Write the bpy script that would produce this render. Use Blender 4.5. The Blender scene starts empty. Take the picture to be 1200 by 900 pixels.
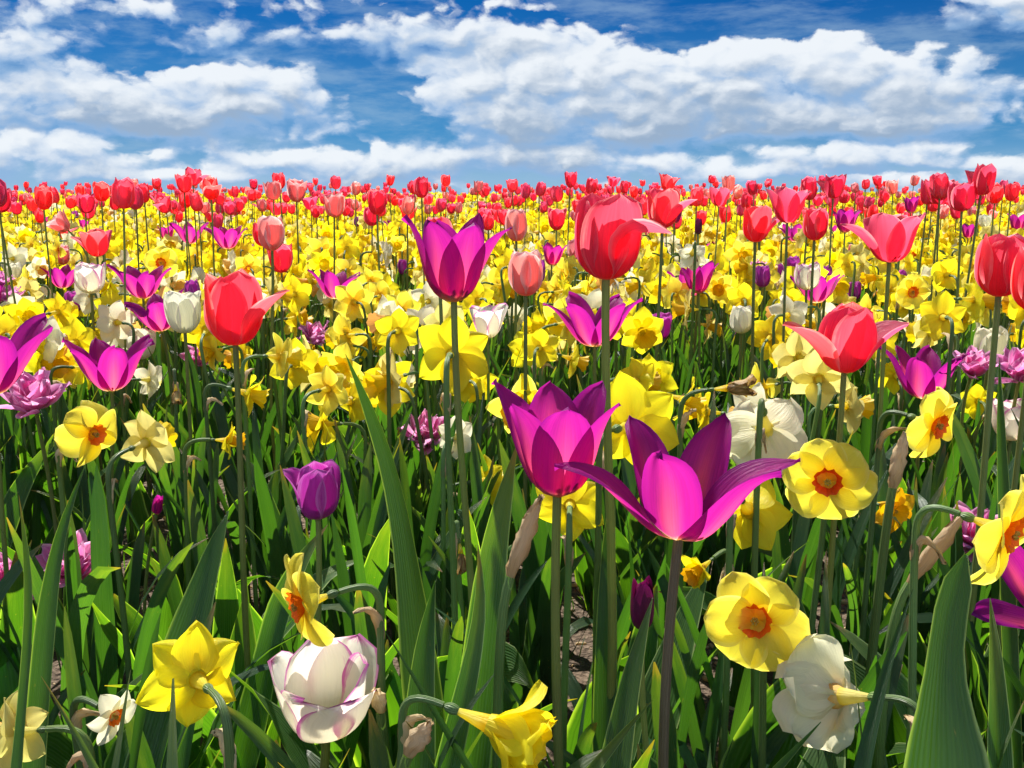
import bpy, bmesh, math
import numpy as np
from mathutils import Vector

sc = bpy.context.scene
COL = sc.collection
rng = np.random.default_rng(7)
R = math.radians

# ------------------------------------------------------------------ camera
F_PX = 1152.0
PITCH = R(11.05)
CAM_H = 0.68
cam_d = bpy.data.cameras.new("camera")
cam = bpy.data.objects.new("camera", cam_d)
COL.objects.link(cam)
cam.location = (0, 0, CAM_H)
cam.rotation_euler = (math.pi / 2 - PITCH, 0, 0)
cam_d.sensor_width = 36.0
cam_d.lens = 36.0 * F_PX / 1200.0
cam_d.clip_start = 0.02
cam_d.clip_end = 3000
sc.camera = cam

# ------------------------------------------------------------------ view
sc.view_settings.view_transform = 'Standard'
sc.view_settings.look = 'None'
sc.view_settings.gamma = 1.0
sc.view_settings.use_curve_mapping = False
sc.view_settings.exposure = 1.0
sc.render.engine = 'CYCLES'
sc.cycles.use_denoising = True
sc.cycles.max_bounces = 8
sc.cycles.diffuse_bounces = 5
sc.cycles.transmission_bounces = 5
sc.cycles.glossy_bounces = 2

SUN_EL, SUN_AZ = R(54), R(-24)      # azimuth measured from +Y (view direction) towards +X
sun_d = bpy.data.lights.new("sun", 'SUN')
sun_d.energy = 4.8
sun_d.angle = R(0.5)
sun_d.color = (1.0, 0.955, 0.88)
sun = bpy.data.objects.new("sun", sun_d)
COL.objects.link(sun)
sdir = Vector((math.sin(SUN_AZ) * math.cos(SUN_EL), math.cos(SUN_AZ) * math.cos(SUN_EL), math.sin(SUN_EL)))
sun.rotation_euler = sdir.to_track_quat('Z', 'Y').to_euler()


# ------------------------------------------------------------------ node helper
class NT:
    def __init__(self, tree):
        self.t = tree

    def new(self, typ, ins=None, **props):
        n = self.t.nodes.new(typ)
        for k, v in props.items():
            setattr(n, k, v)
        for k, v in (ins or {}).items():
            s = n.inputs[k]
            if hasattr(v, 'is_linked') or hasattr(v, 'links'):
                self.t.links.new(v, s)
            else:
                s.default_value = v
        return n

    def math(self, op, a, b=0.0, c=0.0, clamp=False):
        return self.new('ShaderNodeMath', {0: a, 1: b, 2: c}, operation=op, use_clamp=clamp).outputs[0]

    def vmath(self, op, a, b=(0, 0, 0)):
        n = self.new('ShaderNodeVectorMath', {0: a, 1: b}, operation=op)
        return n.outputs['Value'] if op in ('DOT_PRODUCT', 'LENGTH') else n.outputs[0]

    def smooth(self, x, lo, hi, a=0.0, b=1.0):
        n = self.new('ShaderNodeMapRange', {0: x, 1: lo, 2: hi, 3: a, 4: b}, interpolation_type='SMOOTHSTEP')
        return n.outputs[0]

    def lin(self, x, lo, hi, a=0.0, b=1.0):
        n = self.new('ShaderNodeMapRange', {0: x, 1: lo, 2: hi, 3: a, 4: b})
        return n.outputs[0]

    def mix(self, f, a, b, blend='MIX'):
        n = self.new('ShaderNodeMix', data_type='RGBA', blend_type=blend)
        for s, v in ((n.inputs[0], f), (n.inputs[6], a), (n.inputs[7], b)):
            if hasattr(v, 'links'):
                self.t.links.new(v, s)
            elif s.type == 'RGBA' and len(v) == 3:
                s.default_value = (*v, 1)
            else:
                s.default_value = v
        return n.outputs[2]


# ------------------------------------------------------------------ world: Nishita sky with drifting cumulus
w = bpy.data.worlds.new("World")
sc.world = w
w.use_nodes = True
w.cycles.sampling_method = 'MANUAL'
w.cycles.sample_map_resolution = 256
wt = w.node_tree
wt.nodes.clear()
W = NT(wt)
tc = W.new('ShaderNodeTexCoord')
sep = W.new('ShaderNodeSeparateXYZ', {0: tc.outputs['Generated']})
dx, dy, dz = sep.outputs
sky_z = W.math('MULTIPLY_ADD', dz, 2.6, 0.16)
sky_v = W.vmath('NORMALIZE', W.new('ShaderNodeCombineXYZ', {0: dx, 1: dy, 2: sky_z}).outputs[0])
sky = W.new('ShaderNodeTexSky', {0: sky_v}, sky_type='NISHITA')
sky.sun_disc = False
sky.sun_elevation = SUN_EL
sky.sun_rotation = SUN_AZ
sky.altitude = 300
sky.dust_density = 0.3
sky.ozone_density = 2.5
az = W.math('ARCTAN2', dx, dy)
el = W.math('ARCSINE', dz)
U0 = W.math('MULTIPLY', az, 180 / math.pi / 10)
V0 = W.math('MULTIPLY', el, 180 / math.pi / 10)
uv0 = W.new('ShaderNodeCombineXYZ', {0: U0, 1: V0, 2: 0.0}).outputs[0]


def sky_uv(px, py):
    return (math.degrees(math.atan((px - 600) / F_PX)) / 10, math.degrees(math.atan((450 - py) / F_PX) - PITCH) / 10)


# cloud masses: px, py, half width, half height, weight
CLOUDS = [
    (90, 45, 150, 30, .30), (35, 85, 90, 28, .50), (235, 122, 160, 34, .85), (310, 105, 70, 26, .55), (100, 135, 120, 24, .5),
    (440, 40, 210, 34, .50), (620, 50, 110, 34, .35),
    (640, 130, 190, 56, .85), (760, 100, 230, 52, .75), (900, 105, 190, 44, .70), (1030, 110, 110, 38, .75), (880, 140, 200, 22, .6),
    (1165, 34, 75, 26, .95), (430, 194, 120, 20, .60), (600, 188, 80, 14, .45), (735, 196, 90, 14, .55), (1000, 186, 120, 16, .62), (880, 205, 80, 10, .4), (40, 190, 120, 22, .50),
    (1075, 152, 100, 18, .50), (1195, 200, 50, 16, .7), (255, 160, 150, 14, .22), (200, 210, 120, 9, .3), (1080, 212, 100, 8, .4),
    (470, 118, 60, 40, -.55), (870, 25, 230, 20, -.5), (1110, 95, 55, 24, -.35), (1150, 185, 60, 10, -.4), (205, 60, 60, 20, -.25), (420, 105, 50, 30, -.3),
]
grp = bpy.data.node_groups.new("cloud_density", 'ShaderNodeTree')
grp.interface.new_socket("uv", in_out='INPUT', socket_type='NodeSocketVector')
grp.interface.new_socket("d", in_out='OUTPUT', socket_type='NodeSocketFloat')
grp.interface.new_socket("height", in_out='OUTPUT', socket_type='NodeSocketFloat')
G = NT(grp)
gi = G.new('NodeGroupInput')
go = G.new('NodeGroupOutput')
p = gi.outputs[0]
wn = G.new('ShaderNodeTexNoise', {'Vector': G.vmath('MULTIPLY', p, (1.6, 2.6, 1)), 'Scale': 1.8, 'Detail': 5.0, 'Roughness': .6})
warp = G.vmath('MULTIPLY', G.vmath('SUBTRACT', wn.outputs['Color'], (.5, .5, .5)), (.28, .15, 0))
pw = G.vmath('ADD', p, warp)
acc = hacc = wacc = None
for (cx, cy, hx, hy, wt_) in CLOUDS:
    u_, v_ = sky_uv(cx, cy)
    su, sv = hx / F_PX * 5.73, hy / F_PX * 5.73
    q = G.vmath('MULTIPLY', G.vmath('SUBTRACT', pw, (u_, v_, 0)), (1 / su / 1.35, 1 / sv / 1.35, 0))
    k = G.math('MULTIPLY', G.math('SUBTRACT', 1.0, G.vmath('DOT_PRODUCT', q, q), clamp=True), wt_)
    acc = k if acc is None else G.math('ADD', acc, k)
    if wt_ > 0:
        kh = G.math('MULTIPLY', G.math('MULTIPLY', k, k), G.new('ShaderNodeSeparateXYZ', {0: q}).outputs[1])
        hacc = kh if hacc is None else G.math('ADD', hacc, kh)
        k2 = G.math('MULTIPLY', k, k)
        wacc = k2 if wacc is None else G.math('ADD', wacc, k2)
pn = G.vmath('MULTIPLY', pw, (1.0, 1.7, 1.0))
n1 = G.new('ShaderNodeTexNoise', {'Vector': pn, 'Scale': 2.7, 'Detail': 10.0, 'Roughness': .54})
n2 = G.new('ShaderNodeTexNoise', {'Vector': G.vmath('MULTIPLY', pw, (.6, 2.6, 1.0)), 'Scale': 0.9, 'Detail': 4.0, 'Roughness': .5})
vor = G.new('ShaderNodeTexVoronoi', {'Vector': G.vmath('ADD', pn, G.vmath('MULTIPLY', n1.outputs['Color'], (.22, .22, 0))), 'Scale': 5.0, 'Smoothness': .5}, feature='SMOOTH_F1')
vor2 = G.new('ShaderNodeTexVoronoi', {'Vector': G.vmath('ADD', pn, G.vmath('MULTIPLY', n1.outputs['Color'], (.16, .16, 0))), 'Scale': 11.0, 'Smoothness': .5}, feature='SMOOTH_F1')
d = G.math('ADD', G.math('MULTIPLY', n1.outputs[0], 1.15), G.math('MULTIPLY', n2.outputs[0], .55))
d = G.math('ADD', d, G.math('MULTIPLY', G.math('SUBTRACT', .70, G.math('ADD', vor.outputs['Distance'], G.math('MULTIPLY', vor2.outputs['Distance'], .5))), .46))
d = G.math('ADD', d, G.math('MULTIPLY', G.math('MINIMUM', acc, 1.05), .58))
d = G.math('SUBTRACT', d, 1.02)
grp.links.new(d, go.inputs[0])
grp.links.new(G.math('DIVIDE', hacc, G.math('ADD', wacc, .02)), go.inputs[1])


def cloud(vec):
    n = wt.nodes.new('ShaderNodeGroup')
    n.node_tree = grp
    wt.links.new(vec, n.inputs[0])
    return n


c0 = cloud(uv0)
d0, height = c0.outputs
d1 = cloud(W.vmath('ADD', uv0, (-.03, .05, 0))).outputs[0]
d0 = W.math('ADD', d0, W.smooth(V0, .62, .05, 0, .115))
cover = W.smooth(W.math('MULTIPLY', W.math('ADD', d0, .03), W.lin(height, -.3, .6, .9, 2.0)), -.12, .26)
lit = W.math('ADD', W.math('MULTIPLY', W.math('SUBTRACT', d0, d1), 1.05), W.math('MULTIPLY', height, .62))
lit = W.smooth(lit, -.34, .52)
thick = W.smooth(d0, .05, .55)
c_shadow = W.mix(thick, (1.5, 2.5, 4.0), (1.75, 2.35, 3.2))
c_cloud = W.mix(lit, c_shadow, (4.7, 4.95, 5.2))
sky_c = W.mix(1.0, sky.outputs[0], (.006, .20, .42), 'MULTIPLY')
hz = W.smooth(V0, 1.15, .1)
sky_c = W.mix(W.math('MULTIPLY', hz, .75), sky_c, (.50, 1.85, 3.2))
sky_c = W.mix(W.smooth(V0, .34, .02, 0, .6), sky_c, (2.3, 3.3, 4.1))
vn = W.new('ShaderNodeTexNoise', {'Vector': W.vmath('MULTIPLY', uv0, (.9, 3.4, 1)), 'Scale': 1.7, 'Detail': 8.0, 'Roughness': .62, 'Distortion': .2}).outputs[0]
veil = W.math('MULTIPLY', W.smooth(vn, .42, .68), .42)
sky_c = W.mix(veil, sky_c, (2.0, 2.9, 3.8))
# unseen clouds behind the camera: cover and brightness added as fill light
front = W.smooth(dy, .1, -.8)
fill_gain = W.lin(front, 0, 1, 1.0, 2.1)
c_cloud = W.vmath('MULTIPLY', c_cloud, W.new('ShaderNodeCombineXYZ', {0: fill_gain, 1: fill_gain, 2: fill_gain}).outputs[0])
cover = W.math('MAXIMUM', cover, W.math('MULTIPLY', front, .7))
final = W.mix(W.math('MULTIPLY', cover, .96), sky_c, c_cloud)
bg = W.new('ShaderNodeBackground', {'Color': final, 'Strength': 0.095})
out = W.new('ShaderNodeOutputWorld')
wt.links.new(bg.outputs[0], out.inputs[0])


# ------------------------------------------------------------------ materials
def base_nodes(name):
    m = bpy.data.materials.new(name)
    m.use_nodes = True
    m.node_tree.nodes.clear()
    return m, NT(m.node_tree)


def coords(N):
    a = N.new('ShaderNodeAttribute', attribute_name='uv')
    s = N.new('ShaderNodeSeparateXYZ', {0: a.outputs['Vector']})
    t = N.new('ShaderNodeAttribute', attribute_name='tint')
    oi = N.new('ShaderNodeObjectInfo')
    rnd = N.math('FRACT', N.math('ADD', t.outputs['Fac'], oi.outputs['Random']))
    return a.outputs['Vector'], s.outputs[0], s.outputs[1], rnd


def finish(N, m, colr, trans_col, tfac, rough, spec=.35, bump=None, sheen=0):
    pr = N.new('ShaderNodeBsdfPrincipled', {'Base Color': colr, 'Roughness': rough, 'Specular IOR Level': spec})
    if sheen:
        pr.inputs['Sheen Weight'].default_value = sheen
    tr = N.new('ShaderNodeBsdfTranslucent', {'Color': trans_col})
    if bump is not None:
        b = N.new('ShaderNodeBump', {'Height': bump, 'Strength': .6, 'Distance': .002})
        m.node_tree.links.new(b.outputs[0], pr.inputs['Normal'])
    mx = N.new('ShaderNodeMixShader', {0: tfac, 1: pr.outputs[0], 2: tr.outputs[0]})
    o = N.new('ShaderNodeOutputMaterial')
    m.node_tree.links.new(mx.outputs[0], o.inputs[0])


def petal_mat(name, main, basec, base_v=(.0, .28), edge=None, edge_w=(.62, .98), rib=None, trans=None, tfac=.5, rough=.42,
              streak=.56, hue=.012, val=.26, edge_noise=.25, tipc=None):
    m, N = base_nodes(name)
    uv, u, v, rnd = coords(N)
    off = N.new('ShaderNodeCombineXYZ', {0: rnd, 1: rnd, 2: rnd}).outputs[0]
    off = N.vmath('MULTIPLY', off, (37, 91, 17))
    st = N.new('ShaderNodeTexNoise', {'Vector': N.vmath('ADD', N.vmath('MULTIPLY', uv, (38, 1.7, 1)), off), 'Scale': 1.0, 'Detail': 3.0, 'Roughness': .6}).outputs[0]
    bl = N.new('ShaderNodeTexNoise', {'Vector': N.vmath('ADD', N.vmath('MULTIPLY', uv, (3.2, 2.4, 1)), off), 'Scale': 1.0, 'Detail': 4.0, 'Roughness': .6}).outputs[0]
    au = N.math('MULTIPLY', N.math('ABSOLUTE', N.math('SUBTRACT', u, .5)), 2.0)
    c = (*main, 1)
    if rib:
        rf = N.math('MULTIPLY', N.smooth(au, .55, .0), N.smooth(v, .98, .25))
        c = N.mix(N.math('MULTIPLY', rf, .85), c, rib)
    if tipc:
        c = N.mix(N.smooth(v, .55, 1.0), c, tipc)
    if edge:
        ev = N.math('MAXIMUM', au, N.lin(v, .55, 1.0))
        ev = N.math('ADD', ev, N.math('MULTIPLY', N.math('SUBTRACT', bl, .5), edge_noise * 2))
        ev = N.math('ADD', ev, N.math('MULTIPLY', N.math('SUBTRACT', st, .5), .38))
        c = N.mix(N.smooth(ev, *edge_w), c, edge)
    vv = N.math('ADD', v, N.math('MULTIPLY', N.math('SUBTRACT', st, .5), .16))
    c = N.mix(N.smooth(vv, base_v[1], base_v[0]), c, basec)
    k = N.math('ADD', 1.0 - streak / 2 - val / 2, N.math('ADD', N.math('MULTIPLY', st, streak), N.math('MULTIPLY', bl, val)))
    k = N.math('MULTIPLY', k, N.lin(rnd, 0, 1, 1 - val * .6, 1 + val * .5))
    h = N.new('ShaderNodeHueSaturation', {'Hue': N.lin(rnd, 0, 1, .5 - hue, .5 + hue), 'Saturation': 1.0, 'Value': k, 'Color': c}).outputs[0]
    t = N.mix(1.0, h, (*(trans or (1, 1, 1)), 1), 'MULTIPLY')
    finish(N, m, h, t, tfac, rough, .3, N.math('ADD', st, N.math('MULTIPLY', bl, .6)))
    return m


def leaf_mat(name, main, dark, trans, tfac=.42, rough=.38, edge=None, brown=0.0):
    m, N = base_nodes(name)
    uv, u, v, rnd = coords(N)
    off = N.vmath('MULTIPLY', N.new('ShaderNodeCombineXYZ', {0: rnd, 1: rnd, 2: rnd}).outputs[0], (31, 57, 11))
    st = N.new('ShaderNodeTexNoise', {'Vector': N.vmath('ADD', N.vmath('MULTIPLY', uv, (30, .8, 1)), off), 'Scale': 1.0, 'Detail': 3.0, 'Roughness': .6}).outputs[0]
    bl = N.new('ShaderNodeTexNoise', {'Vector': N.vmath('ADD', N.vmath('MULTIPLY', uv, (2.0, 5.0, 1)), off), 'Scale': 1.0, 'Detail': 5.0, 'Roughness': .62}).outputs[0]
    c = N.mix(N.lin(N.math('ADD', N.math('MULTIPLY', st, .75), N.math('MULTIPLY', bl, .6)), .42, .92), (*dark, 1), (*main, 1))
    rib_ = N.math('SINE', N.math('MULTIPLY', u, 88.0))
    c = N.mix(N.lin(rib_, .2, 1.0, 0, .16), c, tuple(q * .45 for q in dark) + (1,))
    if brown:
        fl = N.new('ShaderNodeTexNoise', {'Vector': N.vmath('ADD', N.vmath('MULTIPLY', uv, (7, 34, 1)), off), 'Scale': 1.0, 'Detail': 3.0, 'Roughness': .55}).outputs[0]
        c = N.mix(N.math('MULTIPLY', N.smooth(fl, .69, .78), .75), c, (.20, .17, .06, 1))
        fade = N.math('MULTIPLY', N.smooth(N.math('ADD', v, N.math('MULTIPLY', bl, .5)), .95, 1.4), N.math('GREATER_THAN', rnd, .35))
        c = N.mix(N.math('MULTIPLY', fade, .42), c, (.24, .24, .05, 1))
    if edge:
        au = N.math('MULTIPLY', N.math('ABSOLUTE', N.math('SUBTRACT', u, .5)), 2.0)
        c = N.mix(N.math('MULTIPLY', N.smooth(au, .86, 1.0), .7), c, edge)  # pale rim: sunlit edge painted into the leaf colour
    if brown:
        tip = N.math('MULTIPLY', N.smooth(N.math('ADD', v, N.math('MULTIPLY', bl, .12)), .99, 1.05), N.math('GREATER_THAN', rnd, .55))
        c = N.mix(tip, c, (.22, .13, .05))
    h = N.new('ShaderNodeHueSaturation', {'Hue': N.lin(rnd, 0, 1, .485, .512), 'Saturation': N.lin(rnd, 0, 1, 1.05, .9),
                                          'Value': N.lin(N.math('FRACT', N.math('MULTIPLY', rnd, 7.3)), 0, 1, .75, 1.25), 'Color': c}).outputs[0]
    t = N.mix(1.0, h, (*trans, 1), 'MULTIPLY')
    finish(N, m, h, t, tfac, rough, .5, N.math('ADD', st, N.math('MULTIPLY', rib_, .25)))
    return m


M = {}
M['red'] = petal_mat('red_petal', (.87, .080, .145), (.88, .56, .38), (.0, .14), edge=(.92, .30, .33), edge_w=(.80, 1.12), rib=(.86, .034, .075), trans=(1.18, 1.5, 1.3), tfac=.72)
M['pinkred'] = petal_mat('rose_red_petal', (.86, .095, .20), (.86, .5, .42), (.0, .12), edge=(.84, .2, .3), edge_w=(.82, 1.1), rib=(.82, .045, .11), trans=(1.2, 1.4, 1.2), tfac=.58)
M['pink'] = petal_mat('salmon_pink_petal', (.88, .30, .28), (.88, .66, .46), (.0, .18), edge=(.92, .66, .62), edge_w=(.66, 1.05), rib=(.86, .15, .17), trans=(1.1, 1.1, 1.1), tfac=.58)
M['purple'] = petal_mat('magenta_petal', (.43, .012, .27), (.90, .74, .36), (.01, .22), edge=(.30, .008, .25), edge_w=(.68, 1.1), rib=(.90, .085, .21), trans=(1.3, 1.4, 1.1), tfac=.66)  # pink rib paints the sunlit glow of the petal centre
M['plum'] = petal_mat('plum_petal', (.13, .004, .055), (.12, .09, .03), (.02, .3), edge=(.22, .006, .10), rib=(.10, .012, .03), tfac=.3)
M['violet'] = petal_mat('violet_petal', (.50, .04, .38), (.66, .34, .5), (.0, .2), edge=(.62, .18, .54), edge_w=(.7, 1.05), rib=(.40, .016, .30), tfac=.52)
M['cream'] = petal_mat('cream_petal', (.86, .83, .64), (.70, .72, .34), (.0, .25), edge=(.66, .42, .60), edge_w=(.90, 1.2), tfac=.45, hue=.006, val=.1)
M['blush'] = petal_mat('white_blush_petal', (.92, .88, .74), (.90, .83, .48), (.0, .4), edge=(.70, .18, .52), edge_w=(.82, 1.00), tfac=.6, hue=.004, val=.06, edge_noise=.2, streak=.16)
M['mauve'] = petal_mat('mauve_pink_petal', (.84, .23, .53), (.84, .64, .62), (.0, .2), edge=(.86, .48, .70), edge_w=(.6, 1.05), rib=(.78, .13, .45), tfac=.62, val=.25)
M['yellow'] = petal_mat('yellow_petal', (.90, .79, .025), (.74, .66, .03), (.0, .2), rib=(.88, .69, .015), tfac=.6, trans=(1.12, 1.12, .8), hue=.008, val=.12, streak=.16)
M['lemon'] = petal_mat('lemon_petal', (.90, .78, .075), (.88, .64, .02), (.05, .5), edge=(.92, .84, .22), edge_w=(.7, 1.1), tfac=.58, trans=(1.12, 1.1, .8), hue=.006, val=.1, streak=.14)
M['butter'] = petal_mat('pale_yellow_petal', (.86, .76, .22), (.80, .66, .08), (.0, .3), tfac=.55, hue=.006, val=.1, streak=.14)
M['white'] = petal_mat('white_petal', (.91, .87, .60), (.84, .82, .36), (.0, .25), tfac=.55, hue=.01, val=.1, streak=.14)
M['gold'] = petal_mat('golden_corona', (.86, .50, .004), (.74, .52, .01), (.0, .3), tipc=(.86, .46, .004), tfac=.45, streak=.35)
M['ycorona'] = petal_mat('yellow_corona', (.85, .58, .006), (.7, .58, .02), (.0, .3), tfac=.45, streak=.35)
M['orange'] = petal_mat('orange_corona', (.80, .10, .004), (.70, .30, .01), (.0, .10), tipc=(.82, .13, .006), tfac=.42, streak=.5)
M['peach'] = petal_mat('apricot_corona', (.84, .46, .10), (.8, .6, .2), (.0, .3), tfac=.42, streak=.4)
M['wilt'] = petal_mat('withered_petal', (.55, .40, .14), (.35, .2, .06), (.0, .6), edge=(.34, .19, .06), edge_w=(.5, 1.0), tfac=.35, val=.5, streak=.5)
M['papery'] = petal_mat('papery_sheath', (.68, .54, .31), (.52, .38, .17), (.0, .4), tfac=.4, trans=(1.1, 1, .8), rough=.7, streak=.6, val=.3)
M['tstem'] = leaf_mat('tulip_stem', (.27, .32, .075), (.19, .20, .055), (1.2, 1.5, .6), .3, .5)
M['bstem'] = leaf_mat('brown_tulip_stem', (.21, .15, .085), (.15, .11, .065), (1.1, 1.0, .7), .2, .5)
M['dstem'] = leaf_mat('daffodil_stem', (.17, .27, .07), (.11, .19, .05), (1.2, 1.5, .6), .28, .45)
M['tleaf'] = leaf_mat('tulip_leaf', (.058, .130, .034), (.030, .082, .024), (2.5, 3.1, .24), .48, .34, edge=(.36, .46, .20), brown=1)
M['dleaf'] = leaf_mat('daffodil_leaf', (.046, .108, .046), (.024, .066, .030), (2.4, 2.9, .28), .42, .34, brown=1)
M['anther'] = petal_mat('anther', (.62, .42, .05), (.4, .4, .1), tfac=.1, rough=.7)
M['darkanther'] = petal_mat('dark_anther', (.06, .02, .05), (.4, .4, .1), tfac=.1, rough=.7)


def soil_material():
    m, N = base_nodes('soil')
    tcn = N.new('ShaderNodeTexCoord')
    ob = tcn.outputs['Object']
    n1 = N.new('ShaderNodeTexNoise', {'Vector': ob, 'Scale': 9.0, 'Detail': 8.0, 'Roughness': .65}).outputs[0]
    n2 = N.new('ShaderNodeTexNoise', {'Vector': ob, 'Scale': 85.0, 'Detail': 6.0, 'Roughness': .7}).outputs[0]
    vo = N.new('ShaderNodeTexVoronoi', {'Vector': ob, 'Scale': 110.0})
    c = N.mix(N.lin(n1, .3, .7), (.055, .034, .020, 1), (.15, .10, .062, 1))
    c = N.mix(N.smooth(n2, .45, .7), c, (.21, .15, .10, 1))
    c = N.mix(N.math('MULTIPLY', N.smooth(vo.outputs['Distance'], .25, .0), .5), c, (.30, .24, .17, 1))
    far = N.smooth(N.new('ShaderNodeSeparateXYZ', {0: ob}).outputs[1], 10, 16)
    c = N.mix(far, c, (.09, .12, .03, 1))
    b = N.new('ShaderNodeBump', {'Height': N.math('ADD', n2, vo.outputs['Distance']), 'Strength': .9, 'Distance': .012})
    pr = N.new('ShaderNodeBsdfPrincipled', {'Base Color': c, 'Roughness': .9, 'Normal': b.outputs[0]})
    o = N.new('ShaderNodeOutputMaterial')
    m.node_tree.links.new(pr.outputs[0], o.inputs[0])
    return m


M['soil'] = soil_material()
MATS = list(M.keys())


# ------------------------------------------------------------------ mesh building
class MB:
    """collects vertices, faces, uv and material per face"""

    def __init__(self):
        self.v, self.f, self.uv, self.m, self.t = [], [], [], [], []
        self.n = 0

    def raw(self, V, Fq, UV, mat, tint=None):
        """V (n,3), Fq (m,4), UV (n,2), mat: index or (m,) array"""
        self.v.append(np.asarray(V, float))
        self.f.append(np.asarray(Fq, np.int64) + self.n)
        self.uv.append(np.asarray(UV, float))
        self.m.append(np.full(len(Fq), mat, int) if np.isscalar(mat) else np.asarray(mat, int))
        self.t.append(np.zeros(len(V)) if tint is None else np.asarray(tint, float))
        self.n += len(V)

    def grid(self, P, mat, tint=0.0):
        """P (nv,nu,3)"""
        nv, nu = P.shape[:2]
        i = np.arange(nv * nu).reshape(nv, nu)
        q = np.stack([i[:-1, :-1], i[:-1, 1:], i[1:, 1:], i[1:, :-1]], -1).reshape(-1, 4)
        uu, vv = np.meshgrid(np.linspace(0, 1, nu), np.linspace(0, 1, nv))
        self.raw(P.reshape(-1, 3), q, np.stack([uu, vv], -1).reshape(-1, 2), MATS.index(mat), np.full(nv * nu, tint))

    def arrays(self):
        return np.concatenate(self.v), np.concatenate(self.f), np.concatenate(self.uv), np.concatenate(self.m), np.concatenate(self.t)

    def mesh(self, name, offset=None, weld=0.0):
        V, Fq, UV, mi, tn = self.arrays()
        if offset is not None:
            V = V - np.asarray(offset)
        me = bpy.data.meshes.new(name)
        nf = len(Fq)
        me.vertices.add(len(V))
        me.vertices.foreach_set('co', V.astype(np.float32).ravel())
        me.loops.add(nf * 4)
        me.loops.foreach_set('vertex_index', Fq.astype(np.int32).ravel())
        me.polygons.add(nf)
        me.polygons.foreach_set('loop_start', (np.arange(nf) * 4).astype(np.int32))
        used = sorted(set(mi.tolist()))
        for k in used:
            me.materials.append(M[MATS[k]])
        remap = np.zeros(len(MATS), np.int32)
        for j, k in enumerate(used):
            remap[k] = j
        me.polygons.foreach_set('material_index', remap[mi])
        me.polygons.foreach_set('use_smooth', np.ones(nf, bool))
        uvl = me.uv_layers.new(name='uv')
        uvl.data.foreach_set('uv', UV[Fq.ravel()].astype(np.float32).ravel())
        at = me.attributes.new('tint', 'FLOAT', 'POINT')
        at.data.foreach_set('value', tn.astype(np.float32))
        me.update()
        me.validate()
        if weld:
            bm = bmesh.new()
            bm.from_mesh(me)
            bmesh.ops.remove_doubles(bm, verts=bm.verts, dist=weld)
            bm.to_mesh(me)
            bm.free()
        return me


def link(name, me, parent=None, loc=None):
    o = bpy.data.objects.new(name, me)
    COL.objects.link(o)
    if parent is not None:
        o.parent = parent
    if loc is not None:
        o.location = loc
    return o


def thing(name, label, cat, loc, group=None):
    o = bpy.data.objects.new(name, None)
    o.empty_display_size = .05
    COL.objects.link(o)
    o.location = loc
    o['label'] = label
    o['category'] = cat
    if group:
        o['group'] = group
    return o


def nrm(a):
    a = np.asarray(a, float)
    return a / np.linalg.norm(a)


def at(px, py, depth):
    x = (px - 600) / F_PX * depth
    yc = (450 - py) / F_PX * depth
    c, s = math.cos(PITCH), math.sin(PITCH)
    return np.array([x, c * depth + s * yc, CAM_H - s * depth + c * yc])


def project(P):
    P = np.asarray(P, float)
    c, s = math.cos(PITCH), math.sin(PITCH)
    dep = P[..., 1] * c - (P[..., 2] - CAM_H) * s
    yc = P[..., 1] * s + (P[..., 2] - CAM_H) * c
    dd = np.maximum(dep, 1e-3)
    return 600 + F_PX * P[..., 0] / dd, 450 - F_PX * yc / dd, dep


def ground_z(x, y):
    x, y = np.asarray(x, float), np.asarray(y, float)
    t = np.clip((y - 4) / 9, 0, 1)
    z = .15 * t * t * (3 - 2 * t)
    z = z + .012 * np.sin(3.1 * x + 1.3) * np.sin(2.7 * y + .4) + .006 * np.sin(9.1 * x + 2.0 * y) * np.sin(7.7 * y - x)
    far = np.clip(y - 15.5, 0, None)
    return z - .016 * np.minimum(far, 400)


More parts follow.
